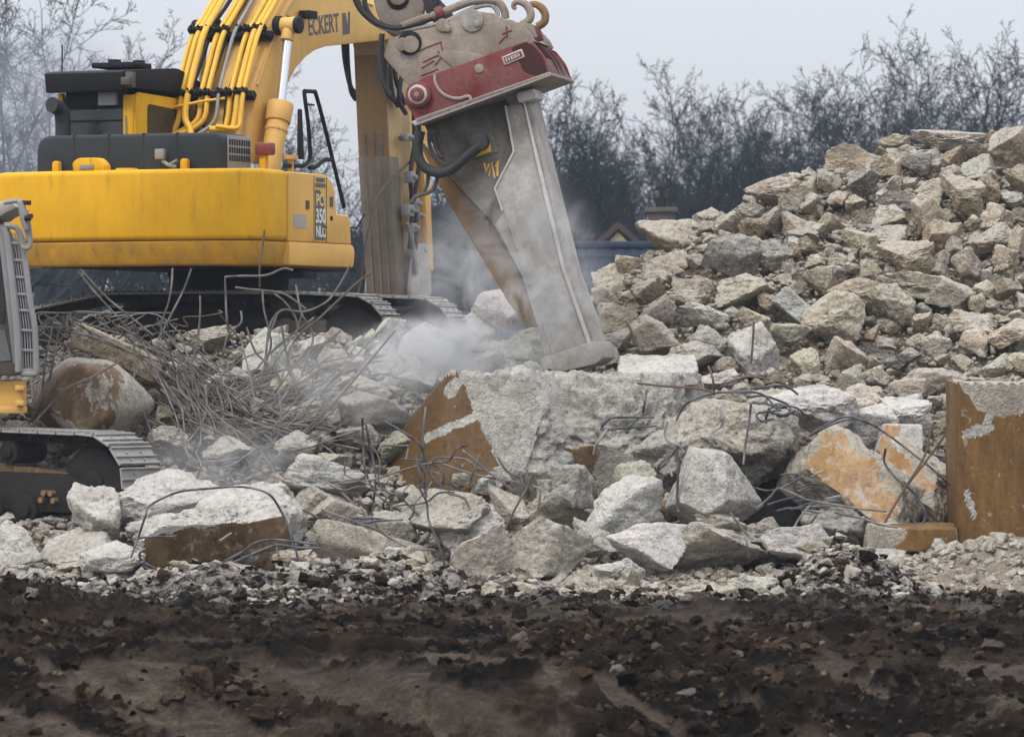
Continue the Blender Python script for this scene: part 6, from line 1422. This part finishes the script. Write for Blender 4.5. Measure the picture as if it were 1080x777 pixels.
# the tangle under the yellow excavator
rt_ = random.Random(21)
for k in range(140):
    RODS += 1; f = rt_.random()
    if f < .32:      # sheaf fanning down right from the left end
        a = (rt_.gauss(95, 42), rt_.gauss(352, 14)); b = (rt_.gauss(290, 52), rt_.gauss(455, 36)); c = ((a[0] + b[0]) / 2 + rt_.gauss(0, 16), (a[1] + b[1]) / 2 + rt_.gauss(0, 16)); pp = [a, ((a[0] * 2 + c[0]) / 3 + rt_.gauss(0, 5), (a[1] * 2 + c[1]) / 3 + rt_.gauss(0, 5)), c, ((c[0] + b[0]) / 2, (c[1] + b[1]) / 2 + rt_.gauss(3, 7)), b]
    elif f < .56:    # arcs sagging to the bottom and rising right
        a = (rt_.gauss(190, 30), rt_.gauss(395, 26)); m1 = (rt_.gauss(232, 22), rt_.gauss(452, 14)); m2 = (rt_.gauss(282, 18), rt_.gauss(462, 13)); b = (rt_.gauss(355, 34), rt_.gauss(430, 32)); pp = [a, m1, m2, b]
    elif f < .74:    # fan at the right end
        a = (rt_.gauss(225, 22), rt_.gauss(438, 14)); b = (rt_.gauss(330, 34), rt_.gauss(385, 38)); c = (rt_.gauss(275, 14), rt_.gauss(415, 20)); pp = [a, c, b]
    else:            # short curled ends sticking out of the left end
        a = (rt_.gauss(75, 42), rt_.gauss(395, 30)); pp = [a, (a[0] + rt_.gauss(4, 8), a[1] - rt_.uniform(12, 26)), (a[0] + rt_.gauss(20, 16), a[1] - rt_.uniform(26, 46)), (a[0] + rt_.gauss(46, 22), a[1] - rt_.uniform(30, 58))]
    if f > .2 or k % 2: # most strands curl
        pp = [pp[0]] + [q for i_ in range(1, len(pp)) for q in (((pp[i_ - 1][0] + pp[i_][0]) / 2 + rt_.gauss(0, 7), (pp[i_ - 1][1] + pp[i_][1]) / 2 + rt_.gauss(2, 7)), pp[i_])]
    pp = [(max(x_, 34), max(y_, 330)) for x_, y_ in pp]
    rod(pp, None, rt_.choice((.009, .0105, .012)), rt_.choice(('rebar',) * 8 + ('rebar_rust',)), 'thin grey rod caught in the big tangle below the yellow excavator', 'rods of the big tangle', off=rt_.uniform(.12, .5), smooth=rt_.choice((3, 5, 5)), seed=400 + k)

# ------------------------------------------------------------------ dust
def dust(name, label, c, rad, dens, seed, low=.42, high=.75, scale=2.4, rot=0.0, col=(.90, .90, .90)):
    m = bpy.data.materials.new(name); m.use_nodes = True; nt = m.node_tree; nt.nodes.clear()
    N2 = nt.nodes.new; o_ = N2('ShaderNodeOutputMaterial'); pv = N2('ShaderNodeVolumePrincipled'); tc_ = N2('ShaderNodeTexCoord')
    ln = N2('ShaderNodeVectorMath'); ln.operation = 'LENGTH'; fo = N2('ShaderNodeMapRange'); fo.inputs['From Min'].default_value = 1.0; fo.inputs['From Max'].default_value = .15
    fo.interpolation_type = 'SMOOTHSTEP'
    ns_ = N2('ShaderNodeTexNoise'); ns_.inputs['Scale'].default_value = scale; ns_.inputs['Detail'].default_value = 5.0; ns_.inputs['Roughness'].default_value = .62; ns_.inputs['Distortion'].default_value = 1.3
    ge = N2('ShaderNodeNewGeometry'); of = N2('ShaderNodeVectorMath'); of.operation = 'ADD'; of.inputs[1].default_value = (seed * 3.1, seed * 1.7, 0)
    nm = N2('ShaderNodeMapRange'); nm.inputs['From Min'].default_value = low; nm.inputs['From Max'].default_value = high
    mu = N2('ShaderNodeMath'); mu.operation = 'MULTIPLY'; m2 = N2('ShaderNodeMath'); m2.operation = 'MULTIPLY'; m2.inputs[1].default_value = dens
    k = nt.links.new
    k(tc_.outputs['Object'], ln.inputs[0]); k(ln.outputs['Value'], fo.inputs['Value']); k(ge.outputs['Position'], of.inputs[0]); k(of.outputs[0], ns_.inputs['Vector']); k(ns_.outputs['Fac'], nm.inputs['Value'])
    k(fo.outputs[0], mu.inputs[0]); k(nm.outputs[0], mu.inputs[1]); k(mu.outputs[0], m2.inputs[0]); k(m2.outputs[0], pv.inputs['Density'])
    pv.inputs['Color'].default_value = (*col, 1); pv.inputs['Anisotropy'].default_value = .1
    k(pv.outputs[0], o_.inputs['Volume'])
    U, Fc = ICO[3]; me = np_mesh(name, U, Fc, m)
    o = link(bpy.data.objects.new(name, me)); o.location = c; o.scale = rad; o.rotation_euler = (0, rot, 0)
    return tag(o, label, 'dust', kind='stuff')
dust('dust_cloud', 'thick pale dust rolling left from the split block', P(470, 372, 57.9), (1.25, .8, .55), 11.0, 1, .40, .80, 2.6)
dust('dust_cloud', 'thin veil of dust over the rubble left of the split block', P(380, 400, 57.4), (1.9, .7, .8), 1.6, 6, .40, .75, 1.7)
dust('dust_cloud', 'pale dust hanging around the lower ripper shank', P(560, 285, 57.7), (1.05, .5, 1.6), 4.6, 2, .42, .80, 2.6, rot=R(-18))
dust('dust_cloud', 'thin dust drifting behind the rusty blade of the ripper', P(492, 290, 60.3), (1.1, .9, 1.1), 2.2, 3, .42, .80, 2.6)
dust('dust_cloud', 'thin dust settling over the rods behind the near track', P(235, 490, 56.8), (1.4, .6, .6), 1.6, 4, .36, .72)
dust('smoke', 'grey smoke drifting through the bare trees at the upper left', P(40, 120, 100), (3.2, 2.0, 2.6), .95, 5, .36, .70, .9, col=(.42, .44, .49))

# air: one even box of haze round the camera and the whole site
hz = bpy.data.materials.new('haze'); hz.use_nodes = True; nt = hz.node_tree; nt.nodes.clear()
o_ = nt.nodes.new('ShaderNodeOutputMaterial'); pv = nt.nodes.new('ShaderNodeVolumePrincipled')
pv.inputs['Color'].default_value = (.72, .85, 1.0, 1); pv.inputs['Density'].default_value = .00030; pv.inputs['Anisotropy'].default_value = .2
nt.links.new(pv.outputs[0], o_.inputs['Volume'])
hb = MB().box((0, 85, 8.5), (190, 200, 23)).build('haze', hz)
tag(hb, 'thin bluish winter haze over the whole site', 'haze', kind='stuff')
